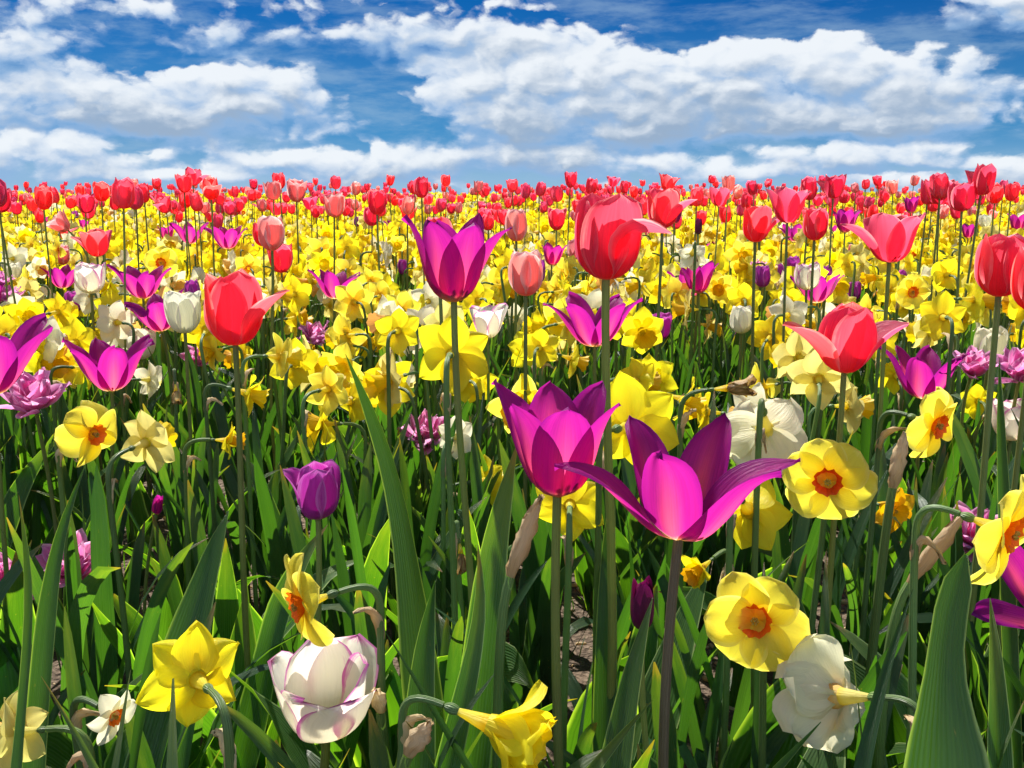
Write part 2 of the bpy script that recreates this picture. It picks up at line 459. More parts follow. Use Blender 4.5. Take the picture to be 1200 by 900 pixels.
# ------------------------------------------------------------------ shape generators
def petal(L, Wd, alphas, rho=.45, nu=9, nv=13, tip='round', phi=0., z0=0., r0=0., ruffle=0., rfreq=2., fold=0., twist=0., side=0., rg=rng, tipcurl=0.):
    """one petal as a (nv,nu,3) grid; profile in the r-z plane, bent across with radius rho"""
    v = np.linspace(0, 1, nv)
    a = np.radians(np.interp(v, np.linspace(0, 1, len(alphas)), alphas))
    ds = L / (nv - 1)
    am = (a[1:] + a[:-1]) / 2
    r = r0 + np.concatenate([[0], np.cumsum(np.cos(am) * ds)])
    z = z0 + np.concatenate([[0], np.cumsum(np.sin(am) * ds)])
    if tip == 'round':
        sh = np.sin(np.pi / 2 * np.minimum(v / .52, 1)) ** .8
        sh = np.where(v > .52, np.sqrt(np.clip(1 - ((v - .52) / .48) ** 2.3, 0, 1)), sh)
    elif tip == 'lily':
        sh = (v ** .62) * (1 - v) ** .72
        sh = sh / sh.max()
    elif tip == 'daff':
        sh = np.sin(np.pi / 2 * np.minimum(v / .5, 1)) ** .75
        sh = np.where(v > .5, np.clip(1 - ((v - .5) / .5) ** 1.55, 0, 1) ** .9, sh)
    else:
        sh = np.sin(np.pi * v) ** .7
    wv = np.maximum(Wd * sh, 0)
    u = np.linspace(-1, 1, nu)
    rh = rho if np.ndim(rho) else np.full(nv, rho)
    if np.ndim(rho):
        rh = np.interp(v, np.linspace(0, 1, len(rho)), rho)
    th = np.clip(u[None, :] * (wv / rh)[:, None], -1.5, 1.5)
    s = rh[:, None] * np.sin(th)
    dpt = rh[:, None] * (1 - np.cos(th))
    ph = rg.uniform(0, 6.28)
    disp = dpt + ruffle * L * np.sin(rfreq * np.pi * (u[None, :] + .35 * v[:, None]) + ph) * (v[:, None] ** 1.5) * (np.abs(u[None, :]) ** 1.2)
    disp = disp + ruffle * L * .9 * np.sin(5.3 * v[:, None] + ph * 2 + np.sign(u)[None, :] * 1.4) * np.abs(u[None, :]) ** 2 * v[:, None] ** .5
    disp = disp + fold * wv[:, None] * (1 - np.abs(u[None, :])) ** 2
    nr, nz = -np.sin(a)[:, None], np.cos(a)[:, None]
    rr = r[:, None] + nr * disp
    zz = z[:, None] + nz * disp
    if twist:
        tw = twist * v[:, None] ** 1.3
        s, dd = s * np.cos(tw), s * np.sin(tw)
        rr = rr + nr * dd
        zz = zz + nz * dd
    s = s + side * L * v[:, None] ** 2
    c, sn = math.cos(phi), math.sin(phi)
    return np.stack([rr * c - s * sn, rr * sn + s * c, zz], -1)


def frame(axis, yaw=0.0):
    """3x3 whose third column is axis"""
    zc = nrm(axis)
    ref = np.array([0, -1., 0]) if abs(zc[1]) < .9 else np.array([0, 0, 1.])
    xc = nrm(ref - zc * ref.dot(zc))
    yc = np.cross(zc, xc)
    c, s = math.cos(yaw), math.sin(yaw)
    return np.stack([xc * c + yc * s, -xc * s + yc * c, zc], 1)


def tube(path, radii, ns=8, flat=1.0):
    path = np.asarray(path, float)
    n = len(path)
    T = np.gradient(path, axis=0)
    T /= np.linalg.norm(T, axis=1)[:, None] + 1e-12
    nx = np.cross(T[0], [0.31, .9, .2])
    nx /= np.linalg.norm(nx)
    P = np.zeros((n, ns + 1, 3))
    ang = np.linspace(0, 2 * np.pi, ns + 1)
    for i in range(n):
        nx = nx - T[i] * nx.dot(T[i])
        nx /= np.linalg.norm(nx)
        ny = np.cross(T[i], nx)
        P[i] = path[i] + radii[i] * (np.cos(ang)[:, None] * nx + flat * np.sin(ang)[:, None] * ny)
    return P


def bez(p0, p1, p2, p3, n):
    t = np.linspace(0, 1, n)[:, None]
    return (1 - t) ** 3 * p0 + 3 * (1 - t) ** 2 * t * p1 + 3 * (1 - t) * t * t * p2 + t ** 3 * p3


def leaf_batch(base, azm, L, Wd, e0, bend, twist, fold, wave, kind, nu=5, nv=12, rg=rng, wf=2.5):
    """N leaves at once -> (N,nv,nu,3)"""
    base = np.atleast_2d(np.asarray(base, float))
    n = len(base)
    e = lambda q: np.broadcast_to(np.asarray(q, float), (n,))
    azm, L, Wd, e0, bend, twist, fold, wave = map(e, (azm, L, Wd, e0, bend, twist, fold, wave))
    v = np.linspace(0, 1, nv)
    el_ = e0[:, None] - bend[:, None] * v[None] ** 2.2
    em = (el_[:, 1:] + el_[:, :-1]) / 2
    ds = (L / (nv - 1))[:, None]
    h = np.concatenate([np.zeros((n, 1)), np.cumsum(np.cos(em) * ds, 1)], 1)
    z = np.concatenate([np.zeros((n, 1)), np.cumsum(np.sin(em) * ds, 1)], 1)
    ca, sa = np.sin(azm)[:, None], np.cos(azm)[:, None]
    swing = (rg.normal(0, .05, n) * L)[:, None] * v[None] ** 2
    C = np.stack([h * ca + swing * sa, h * sa - swing * ca, z], -1) + base[:, None, :]
    if kind == 'strap':
        sh = np.interp(v, [0, .3, .8, .93, 1], [.8, 1, .85, .55, .06])
    else:
        sh = np.interp(v, [0, .12, .32, .5, .7, .88, 1], [.42, .72, 1, .97, .72, .36, .02])
    wv = Wd[:, None] * sh[None] / 2
    side = np.stack([sa + 0 * v, -ca + 0 * v, 0 * v + 0 * ca], -1)
    nor = np.stack([-np.sin(el_) * ca, -np.sin(el_) * sa, np.cos(el_)], -1)
    tw = (twist[:, None] * v[None])[..., None]
    S = side * np.cos(tw) + nor * np.sin(tw)
    Nn = -side * np.sin(tw) + nor * np.cos(tw)
    u = np.linspace(-1, 1, nu)
    ph = rg.uniform(0, 6.28, n)
    wob = wave[:, None, None] * np.sin(2 * np.pi * wf * v[None, :, None] + ph[:, None, None] + 1.3 * np.sign(u)[None, None]) * np.abs(u)[None, None] ** 2
    dn = fold[:, None, None] * np.abs(u)[None, None] ** 1.5 + wob
    P = C[:, :, None, :] + S[:, :, None, :] * (u[None, None, :, None] * wv[:, :, None, None]) + Nn[:, :, None, :] * (dn * wv[:, :, None])[..., None]
    return P


def batch_to_mb(mb, P, mat, tint):
    n, nv, nu = P.shape[:3]
    i = np.arange(nv * nu).reshape(nv, nu)
    q = np.stack([i[:-1, :-1], i[:-1, 1:], i[1:, 1:], i[1:, :-1]], -1).reshape(-1, 4)
    Fq = (q[None] + (np.arange(n) * nv * nu)[:, None, None]).reshape(-1, 4)
    uu, vv = np.meshgrid(np.linspace(0, 1, nu), np.linspace(0, 1, nv))
    UV = np.tile(np.stack([uu, vv], -1).reshape(-1, 2), (n, 1))
    mb.raw(P.reshape(-1, 3), Fq, UV, MATS.index(mat), np.repeat(tint, nv * nu))


def instances_to_mb(mb, proto, Rm, T, tint):
    """copies of proto arrays with 3x3 Rm (N,3,3) and translation T (N,3)"""
    V, Fq, UV, mi, _ = proto
    n = len(T)
    P = np.einsum('nij,vj->nvi', Rm, V) + T[:, None]
    k = len(V)
    mb.raw(P.reshape(-1, 3), (Fq[None] + (np.arange(n) * k)[:, None, None]).reshape(-1, 4), np.tile(UV, (n, 1)), np.tile(mi, n), np.repeat(tint, k))


# tulip forms: profile angles, length, half width, cup radius, tip
FORM = {
    'egg':    dict(al=[0, 42, 72, 86, 93, 98, 104], L=1.17, W=.43, rho=.40, tip='round', ruffle=.012, fold=0),
    'goblet': dict(al=[0, 46, 70, 79, 82, 84, 84], L=1.18, W=.43, rho=.46, tip='round', ruffle=.02, fold=0),
    'open':   dict(al=[0, 36, 62, 70, 70, 64, 52], L=1.22, W=.42, rho=.5, tip='round', ruffle=.025, fold=0),
    'bowl':   dict(al=[0, 28, 58, 78, 88, 92, 96], L=1.30, W=.52, rho=.50, tip='round', ruffle=.03, fold=0),
    'lily':   dict(al=[5, 46, 70, 78, 76, 66, 46], L=1.24, W=.31, rho=[.3, .34, .4, .5, .6], tip='lily', ruffle=.02, fold=-.10),
    'star':   dict(al=[5, 34, 54, 62, 58, 42, 20], L=1.42, W=.30, rho=[.3, .4, .5, .6, .8], tip='lily', ruffle=.03, fold=-.12),
    'closed': dict(al=[0, 44, 76, 90, 97, 102, 108], L=1.14, W=.38, rho=.34, tip='round', ruffle=.01, fold=0),
    'bud':    dict(al=[0, 60, 84, 92, 95, 97, 99], L=1.05, W=.24, rho=.2, tip='lily', ruffle=.0, fold=0),
}
FLUNG = [0, 30, 38, 34, 28, 20, 8]


def tulip_petals(form, rg, nu=9, nv=13, flung=(), wide=1.0, jitter=1.0, spread=0.0):
    """list of six petal grids in bloom space (axis z, height about 1); flung: {index: angles}"""
    f = FORM[form]
    out_ = []
    flung = dict(flung)
    for k in range(6):
        inner = k % 2
        phi = k * math.pi / 3 + rg.normal(0, .05) * jitter
        al = np.array(f['al'], float) + rg.normal(0, 3.0) * jitter * np.linspace(.3, 1, 7) - spread * np.linspace(0, 1, 7)
        if k in flung:
            al = np.array(flung[k], float)
        al = al + (3 if inner else 0)
        L = f['L'] * rg.uniform(.95, 1.04)
        rho = np.array(f['rho'], float) * wide
        if k in flung:
            rho = np.full(3, .55) * wide
        out_.append(petal(L * (.97 if inner else 1), f['W'] * wide * rg.uniform(.94, 1.05), list(al), rho=rho if np.ndim(rho) else float(rho), nu=nu, nv=nv, tip=f['tip'],
                          phi=phi, ruffle=f['ruffle'], rfreq=2 + rg.uniform(-.5, .8), fold=f['fold'], side=rg.normal(0, .04) * jitter, rg=rg))
    return out_


def double_petals(rg, n=22, nu=7, nv=8):
    out_ = []
    for k in range(n):
        t = k / (n - 1)
        a1 = 25 + 60 * t + rg.normal(0, 9)
        al = [max(a1 - 25, 5), a1, a1 + 5 + rg.normal(0, 8), a1 + rg.normal(0, 14)]
        out_.append(petal(.78 + .15 * rg.random() - .12 * t, .25 * rg.uniform(.8, 1.2), al, rho=.4, nu=nu, nv=nv, tip='daff', phi=k * 2.399 + rg.normal(0, .2),
                          ruffle=.09, rfreq=2.5, side=rg.normal(0, .1), rg=rg))
    return out_


def daff_petals(rg, nu=9, nv=11, reflex=0., cup=.75, twist=.32, ruf=.05, broad=1.0):
    """six tepals around +z, radius about .5"""
    out_ = []
    for k in range(6):
        inner = k % 2
        tilt = rg.normal(0, 5 if broad > 1.1 else 9) + (4 if inner else -2) + reflex
        al = [8 + tilt, 3 + tilt, tilt - 3, tilt - 12 - rg.uniform(0, 12)]
        out_.append(petal(.5 * rg.uniform(.94, 1.06), .208 * broad * rg.uniform(.95, 1.1), al, rho=cup * .5 * broad, nu=nu, nv=nv, tip='daff' if broad < 1.1 else 'round', phi=k * math.pi / 3 + rg.normal(0, .05),
                          z0=.012 * inner, ruffle=ruf, rfreq=1.5 + rg.random(), fold=.12, twist=rg.normal(0, twist), side=rg.normal(0, .07), rg=rg))
    return out_


def corona_grid(kind, rg, ns=33, nv=9):
    """cup or trumpet around +z"""
    v = np.linspace(0, 1, nv)[:, None]
    a = np.linspace(0, 2 * np.pi, ns)[None, :]
    if kind == 'cup':
        r, z, fr, k = .05 + .085 * v ** .6 + .02 * v ** 4, .11 * v, .020, 9
    elif kind == 'short':
        r, z, fr, k = .06 + .10 * v ** .7 + .03 * v ** 4, .24 * v, .02, 8
    else:
        r, z, fr, k = .075 + .07 * v ** .8 + .07 * v ** 5, .44 * v, .03, 7
    ph = rg.uniform(0, 6.28, 3)
    wob = np.sin(k * a + ph[0]) * .6 + np.sin((k * 2 + 1) * a + ph[1]) * .4
    wob = wob * np.where(np.isclose(a, 2 * np.pi), 1, 1)
    r = r + fr * wob * v ** 3
    z = z + fr * .7 * np.sin((k + 2) * a + ph[2]) * v ** 3
    P = np.stack([r * np.cos(a), r * np.sin(a), z + 0 * a], -1)
    P[:, -1] = P[:, 0]
    return P


def blob(c, axis, rad, ln, ns=8, nv=7):
    c, axis = np.asarray(c, float), nrm(axis)
    t = np.linspace(0, 1, nv)
    path = c + axis * (t[:, None] - .5) * ln
    return tube(path, np.maximum(rad * np.sin(np.pi * t) ** .7, rad * .03), ns)


def stamens(rg, n, length, rad, spread, z0, tilt=.15, mat='anther'):
    mb = MB()
    for k in range(n):
        a = k * 2 * math.pi / n
        b = np.array([spread * .5 * math.cos(a), spread * .5 * math.sin(a), z0])
        e = np.array([spread * math.cos(a), spread * math.sin(a), z0 + length])
        mb.grid(tube(np.array([b, (b + e) / 2, e]), [rad * .4] * 3, 5), 'butter')
        mb.grid(blob(e, e - b, rad * 1.3, length * .5, 6, 5), mat)
    mb.grid(blob([0, 0, z0 + length * .55], [0, 0, 1], rad * 1.6, length * 1.2, 6, 6), 'butter')
    return mb


# ------------------------------------------------------------------ ground
def build_ground():
    ys = np.concatenate([np.linspace(-25, 0, 12), np.linspace(.1, 3, 90), np.linspace(3.1, 16, 90), np.geomspace(17, 1500, 40)])
    xs = np.concatenate([-np.geomspace(1500, 4, 30), np.linspace(-3.6, 3.6, 140), np.geomspace(4, 1500, 30)])
    X, Y = np.meshgrid(xs, ys)
    Z = ground_z(X, Y)
    near = (np.abs(X) < 4) & (Y < 4) & (Y > 0)
    Z = Z + near * rng.normal(0, .004, Z.shape)
    mb = MB()
    P = np.stack([X, Y, Z], -1)
    mb.grid(P[:, :, :], 'soil')
    o = link('ground', mb.mesh('ground'))
    o['kind'] = 'structure'
    o['label'] = 'dark brown soil of the flower field'


build_ground()

# ------------------------------------------------------------------ record of placed blooms (for spacing and labels)
PLACED = []          # px, py, size_px, depth
LAND = []            # px, py, phrase


def jitter_rng(seed):
    return np.random.default_rng(seed)


def add_leaf(parent, org, base, azm, L, Wd, e0, bend, twist=0., fold=.25, wave=.0, kind='broad', nv=18, nu=7, rg=rng, mat=None, wf=2.5):
    P = leaf_batch([base], azm, L, Wd, e0, bend, twist, fold, wave, kind, nu=nu, nv=nv, rg=rg, wf=wf)[0]
    mb = MB()
    mb.grid(P, mat or ('tleaf' if kind == 'broad' else 'dleaf'))
    return link('leaf', mb.mesh('leaf', offset=org), parent)


def tulip(name, label, land, form, mat, px, py, hpx, depth, seed, axis=(0, 0, 1), yaw=0., flung=(), wide=1., lean=(0., 0.), leaves=2, group=None, cat='tulip',
          stem_r=.0027, stam=True, spread=0., double=False, stem_mat='tstem', leafL=.27, jit=1., leafW=.045):
    """tulip whose bloom base shows at (px,py); hpx tall bloom"""
    rg = jitter_rng(seed)
    B = at(px, py, depth)
    s = hpx / F_PX * depth * 1.02
    Gx, Gy = B[0] + lean[0], B[1] + lean[1]
    org = np.array([Gx, Gy, float(ground_z(Gx, Gy)) - .004])
    t = thing(name, label, cat, org, group)
    Fm = frame(axis, yaw)
    pet = double_petals(rg) if double else tulip_petals(form, rg, 11, 15, flung, wide, jit, spread)
    for Pg in pet:
        mb = MB()
        mb.grid((Pg * s) @ Fm.T + B, mat)
        link('petal', mb.mesh('petal', offset=org), t)
    h = B[2] - org[2]
    path = bez(org, org + np.array([rg.normal(0, .02), rg.normal(0, .02), h * .5]), B - nrm(axis) * h * .3, B + nrm(axis) * s * .02, 16)
    mb = MB()
    mb.grid(tube(path, np.linspace(1.25, 1.0, 16) * stem_r, 10), stem_mat)
    link('stem', mb.mesh('stem', offset=org), t)
    if stam and form in ('lily', 'star', 'open', 'goblet', 'bowl') and not double:
        mb = stamens(rg, 6, .3, .02, .09, .06, mat='anther' if form in ('lily', 'star') else 'darkanther')
        mb.v = [(q * s) @ Fm.T + B for q in mb.v]
        link('stamens', mb.mesh('stamens', offset=org), t)
    a0 = rg.uniform(0, 6.28)
    for k in range(leaves):
        add_leaf(t, org, org + [0, 0, .01], a0 + k * 2.4, leafL * rg.uniform(.75, 1.1), leafW * rg.uniform(.7, 1.15), R(rg.uniform(66, 84)), R(rg.uniform(5, 60)),
                 rg.normal(0, .5), .35, rg.uniform(.05, .3), 'broad', rg=rg)
    bx, by, _ = project(B + nrm(axis) * s * .5)
    PLACED.append((float(bx), float(by), hpx * .55, depth))
    if land:
        LAND.append((float(bx), float(by), land))
    return t


def facing(az_deg, el_deg):
    """0 = towards the camera, 90 = picture right, 180 = away"""
    a, e = R(az_deg), R(el_deg)
    return np.array([math.sin(a) * math.cos(e), -math.cos(a) * math.cos(e), math.sin(e)])


def daffodil(name, label, land, px, py, dpx, depth, face, seed, pmat='yellow', cmat='ycorona', corona='trumpet', reflex=0., yaw=0., lean=(0, 0), leaves=3, spathe=True,
             group=None, cat='daffodil', cup=.75, wilted=False, leafL=.34, ruf=.03, twist=.25, broad=1.0):
    rg = jitter_rng(seed)
    C = at(px, py, depth)
    s = dpx / F_PX * depth
    D = facing(*face)
    Fm = frame(D, yaw)
    E = C - D * s * .36
    Gx, Gy = E[0] - D[0] * .03 + lean[0], E[1] - D[1] * .03 + lean[1]
    org = np.array([Gx, Gy, float(ground_z(Gx, Gy)) - .004])
    t = thing(name, label, cat, org, group)

    def part(nm, grids, loc=True, weld=0):
        mb = MB()
        for Pg, mt in grids:
            mb.grid((Pg * s) @ Fm.T + C if loc else Pg, mt)
        return link(nm, mb.mesh(nm, offset=org, weld=weld), t)

    if wilted:
        for k in range(6):
            al = np.array([60, 80, 95, 60]) + rg.normal(0, 14, 4)
            part('petal', [(petal(.5 * rg.uniform(.8, 1.1), .12, list(al), rho=.1, phi=k * math.pi / 3 + rg.normal(0, .2), ruffle=.12, rfreq=3, side=rg.normal(0, .15), nu=9, nv=11, r0=.04, rg=rg), 'wilt')])
    else:
        for Pg in daff_petals(rg, 11, 13, reflex, cup, twist, ruf, broad):
            part('petal', [(Pg, pmat)])
        co = part('corona', [(corona_grid(corona, rg), cmat)])
        mb = stamens(rg, 6, .10 if corona != 'trumpet' else .25, .011, .028, .0)
        mb.v = [(q * s) @ Fm.T + C for q in mb.v]
        link('stamens', mb.mesh('stamens', offset=org), co)
    tz = np.linspace(.01, -.24, 6)
    part('flower_tube', [(tube(np.stack([0 * tz, 0 * tz, tz], 1), np.linspace(.07, .026, 6), 10), 'butter' if pmat in ('white', 'butter') else 'lemon')])
    part('ovary', [(blob([0, 0, -.29], [0, 0, 1], .043, .16, 10, 8), 'dstem')])
    h = E[2] - org[2]
    top = E - D * .026 + np.array([0, 0, -.004])
    p1 = bez(org, org + np.array([rg.normal(0, .012), rg.normal(0, .012), h * .5]), top + np.array([0, 0, -h * .3]) - D * .004, top + np.array([0, 0, -.022]) - D * .006, 14)
    p2 = bez(p1[-1], p1[-1] + np.array([0, 0, .02]), E - D * .022, E, 9)
    path = np.concatenate([p1, p2[1:]])
    rad = np.concatenate([np.linspace(.0036, .003, 14), np.linspace(.003, .0023, 8)])
    part('stem', [(tube(path, rad, 9), 'dstem')], False)
    if spathe:
        k = len(p1) - 2
        T = nrm(p1[k + 1] - p1[k])
        q0 = p1[k]
        sp = bez(q0, q0 + T * .02, q0 + T * .030 + D * .008, q0 + T * .024 + D * .024 + np.array([rg.normal(0, .006), rg.normal(0, .006), rg.uniform(-.02, .01)]), 9)
        gs = tube(sp, np.array([.0033, .0037, .0040, .0040, .0038, .0032, .0024, .0015, .0005]), 12, .6)
        gs[1:, :-1] += rg.normal(0, .0007, gs[1:, :-1].shape)
        gs[:, -1] = gs[:, 0]
        part('spathe', [(gs, 'papery')], False)
    a0 = rg.uniform(0, 6.28)
    for k in range(leaves):
        add_leaf(t, org, org + [rg.normal(0, .008), rg.normal(0, .008), 0], a0 + k * 2.1 + rg.normal(0, .4), leafL * rg.uniform(.7, 1.1), rg.uniform(.011, .018), R(rg.uniform(70, 88)), R(rg.uniform(5, 50)),
                 rg.normal(0, .8), .2, .04, 'strap', nu=5, rg=rg)
    PLACED.append((px, py, dpx * .5, depth))
    if land:
        LAND.append((px, py, land))
    return t


# ------------------------------------------------------------------ the flowers one can single out
RED, PUR = .068, .078
_seed = [100]


def T(kind, label, px, py, h, form, land=None, real=None, mat=None, **kw):
    _seed[0] += 1
    nm, mt, rl = {'red': ('red_tulip', 'red', RED), 'pink': ('pink_tulip', 'pink', .064), 'purple': ('purple_tulip', 'purple', PUR),
                  'violet': ('purple_tulip', 'violet', .06), 'cream': ('white_tulip', 'cream', .06), 'mauve': ('double_tulip', 'mauve', .065),
                  'bud': ('tulip_bud', 'plum', .05)}[kind]
    rl = real or rl
    dep = kw.pop('depth', None) or F_PX * rl / h
    return tulip(nm, label, land, form, mat or mt, px, py, h, dep, kw.pop('seed', _seed[0]), double=kind == 'mauve', **kw)


def D(label, px, py, d, face, land=None, real=.085, **kw):
    _seed[0] += 1
    dep = kw.pop('depth', None) or F_PX * real / d
    nm = kw.pop('name', 'daffodil')
    return daffodil(nm, label, land, px, py, d, dep, face, kw.pop('seed', _seed[0]), **kw)


FL_SIDE = [0, 40, 52, 48, 40, 32, 24]
# --- red tulips
T('red', 'large red tulip with one petal sticking out flat to the right', 710, 328, 97, 'egg', 'the large red tulip with one petal out', yaw=R(18), wide=1.08, flung={1: [0, 60, 84, 62, 4, -8, -2]}, leaves=3, stem_r=.0034)
T('red', 'bright red tulip with its right petals flaring, tall straight green stem', 276, 405, 84, 'egg', 'the flaring red tulip', yaw=R(28), flung={1: [0, 42, 58, 52, 44, 38, 34]}, leaves=3, lean=(.0, 0), wide=1.08)
T('red', 'red tulip with a petal flung out to each side, above grassy leaves', 989, 437, 82, 'egg', 'the red tulip with petals flung both ways', wide=1.12, yaw=R(30), flung={1: FL_SIDE, 4: FL_SIDE}, leaves=3, spread=2)
T('red', 'wide cupped red tulip with petals flared, behind the yellow daffodils on a tall stem', 1042, 308, 58, 'open', 'the wide cupped red tulip', flung={4: FL_SIDE}, yaw=R(22), leaves=2)
T('red', 'big rounded red tulip overlapping another red one at the edge of the bed', 1170, 348, 73, 'egg', 'the big rounded red tulip', wide=1.1, leaves=2, stem_r=.0033)
T('red', 'red tulip cut by the frame, in front of the big rounded red tulip', 1212, 366, 78, 'egg', None, leaves=1)
T('red', 'rounded red tulip with a small petal out, beside a smaller red one', 885, 284, 43, 'egg', None, flung={1: FL_SIDE}, yaw=R(20), leaves=2)
T('red', 'closed red tulip standing between the rounded red tulip and the wide cupped one', 954, 282, 38, 'egg', None)
T('red', 'red tulip with a pale lit petal curling out, crowded by purple petals', 776, 268, 44, 'goblet', None, flung={1: FL_SIDE}, yaw=R(10), wide=1.05)
T('red', 'small two-lobed red tulip low among yellow daffodils', 114, 301, 32, 'open', 'the two-lobed red tulip', flung={4: FL_SIDE}, yaw=R(30))
T('red', 'red tulip tucked behind the pink tulip, lower than it', 330, 320, 34, 'goblet', None, depth=2.5)
T('red', 'red tulip half hidden behind the tall magenta lily-shaped tulip', 515, 300, 44, 'egg', None, depth=1.5)
T('red', 'red tulip standing in the yellow daffodils beyond the pink tulips', 442, 252, 29, 'egg')
T('red', 'small red tulip right of the salmon tulip, slightly opened at the top', 652, 270, 25, 'goblet')
# --- red tulips of the back rows that stand out
BACK = [(27, 242, 32, 34), (50, 246, 26, 28), (2, 250, 28, 30), (130, 244, 31, 36), (154, 246, 26, 28), (112, 236, 24, 20), (172, 238, 24, 24), (190, 222, 14, 12), (215, 226, 20, 22),
        (225, 218, 22, 20), (243, 234, 24, 26), (219, 244, 20, 22), (238, 248, 22, 22), (183, 243, 19, 18), (85, 250, 22, 24), (70, 238, 20, 18), (320, 235, 20, 22), (332, 222, 18, 20), (347, 237, 22, 26),
        (293, 222, 13, 12), (295, 236, 13, 14), (280, 232, 14, 14), (384, 255, 24, 28), (394, 222, 16, 14), (500, 232, 24, 26), (478, 252, 20, 22), (484, 228, 17, 16), (416, 229, 16, 16), (460, 218, 13, 13),
        (521, 219, 15, 12), (558, 226, 12, 14), (574, 230, 13, 12), (605, 225, 15, 15), (615, 233, 18, 18), (632, 230, 16, 17), (661, 220, 20, 17), (684, 228, 20, 20), (651, 237, 20, 18), (700, 224, 9, 8), (715, 219, 13, 12), (730, 227, 16, 14),
        (742, 232, 12, 14), (787, 223, 20, 17), (797, 234, 18, 16), (814, 242, 24, 20), (838, 242, 24, 22), (862, 233, 16, 16), (870, 244, 14, 18), (829, 215, 10, 8), (851, 226, 18, 20), (887, 228, 17, 18), (904, 219, 10, 8),
        (927, 262, 36, 42), (945, 235, 20, 28), (976, 233, 27, 28), (1010, 222, 13, 12), (1028, 218, 12, 12), (1051, 228, 18, 16), (1078, 240, 26, 28), (1098, 240, 30, 30), (1110, 232, 26, 30), (1140, 248, 32, 36), (1131, 229, 32, 36), (1160, 238, 24, 22),
        (1186, 236, 22, 22), (1176, 228, 18, 16), (1066, 218, 12, 12), (960, 218, 13, 12), (998, 226, 12, 12), (752, 252, 22, 20), (708, 244, 14, 14), (363, 246, 17, 16), (262, 240, 15, 15), (150, 222, 13, 13), (200, 250, 20, 18)]
# --- pink tulips
T('pink', 'salmon pink tulip cup with pale edges beside the magenta lily-shaped tulip', 616, 347, 53, 'egg', 'the salmon pink tulip cup', leaves=2, wide=1.05)
T('pink', 'pale pink tulip standing above a red one among yellow daffodils', 319, 294, 39, 'egg', 'the pale pink tulip', wide=1.05)
T('pink', 'pink tulip just behind the salmon pink tulip cup', 605, 283, 37, 'egg', None)
T('pink', 'flat opened pale pink tulip lying over the yellow daffodils', 80, 270, 22, 'open', None, axis=(-.6, -.3, .7), real=.055)
# --- magenta lily-flowered tulips
T('purple', 'magenta lily-shaped tulip with upright pointed petals, centre of the green foreground', 653, 580, 124, 'lily', 'the upright magenta tulip', yaw=R(6), axis=(.02, -.08, 1), leaves=3, stem_r=.0034, lean=(.012, 0), seed=21, spread=8, wide=1.04)
T('purple', 'magenta tulip in full star with a petal stretched to each side, brown stem', 795, 630, 124, 'star', 'the star-shaped magenta tulip', yaw=R(32), axis=(.06, -.06, 1), leaves=3, stem_r=.0034, lean=(.014, 0), stem_mat='bstem', seed=33, real=.072, wide=.92,
  flung={1: [0, 40, 54, 48, 34, 18, 6], 4: [0, 34, 46, 44, 36, 22, -6]})
T('purple', 'tall magenta lily-shaped tulip with one petal curling right, in front of a red one', 532, 354, 92, 'lily', 'the tall magenta tulip', yaw=R(28), flung={1: [5, 50, 66, 60, 58, 48, 20]}, lean=(.022, 0), leaves=3, stem_r=.0033, seed=41)
T('purple', 'magenta star tulip opened wide just behind the big red tulip stem', 697, 406, 58, 'star', 'the open magenta tulip behind the red stem', yaw=R(28), seed=43)
T('purple', 'dark magenta tulip flared open in the thick of the white tulips', 131, 458, 58, 'star', 'the flared dark magenta tulip', yaw=R(30), leaves=2, seed=45, spread=-6)
T('purple', 'magenta tulip leaning left, touching a tulip of the same colour above', 190, 388, 42, 'star', None, yaw=R(20), axis=(-.15, -.1, 1), real=.07)
T('purple', 'magenta tulip spreading like a star over two others, beside a white tulip', 168, 350, 38, 'star', None, yaw=R(40), real=.07)
T('purple', 'magenta tulip spreading behind the upright white tulip with purple flush', 74, 338, 26, 'star', None, yaw=R(10), real=.07)
T('purple', 'huge magenta tulip cut by the frame, a long petal reaching up', -8, 462, 84, 'star', None, yaw=R(35), real=.085, flung={1: [0, 44, 50, 52, 50, 48, 44]}, leaves=1, spread=-4)
T('purple', 'small open magenta tulip among the yellow daffodils, left one of two alike', 223, 286, 24, 'star', None, yaw=R(20))
T('purple', 'small open magenta tulip among the yellow daffodils, right one of two alike', 267, 292, 26, 'star', None, yaw=R(33))
T('purple', 'magenta tulip with pointed petals low in the yellow daffodils under red tulips', 818, 344, 38, 'lily', None, yaw=R(20), spread=6)
T('purple', 'broad magenta tulip facing up, below the red tulip with petals flung both ways', 1081, 467, 56, 'star', 'the broad magenta tulip', yaw=R(25), spread=-4, leaves=2, seed=47)
T('purple', 'little magenta tulip with pointed petals on a dark stem, between two red tulips', 990, 273, 27, 'lily', None, spread=8)
T('purple', 'magenta tulip at the frame edge, one long petal dropping beside a yellow daffodil', 1238, 728, 90, 'star', None, real=.07, yaw=R(90), flung={3: [0, 20, 30, 34, 34, 30, 28]}, leaves=1, axis=(-.25, -.4, 1))
T('purple', 'small magenta tulip at the frame edge below the back row', 1192, 272, 20, 'lily', None)
T('purple', 'small magenta tulip under the red tulips of the back row', 1067, 250, 18, 'lily', None)
T('purple', 'small magenta tulip beside red tulips, half buried in yellow daffodils', 790, 262, 24, 'lily', None)
T('violet', 'closed violet tulip alone over dark leaves, its cup still rounded', 373, 608, 66, 'egg', 'the closed violet tulip', leaves=3, flung={4: [0, 42, 72, 80, 74, 60, 40]}, yaw=R(25), lean=(.006, 0), mat='violet', real=.055)
T('violet', 'small closed violet tulip among white petals', 87, 367, 26, 'egg', None)
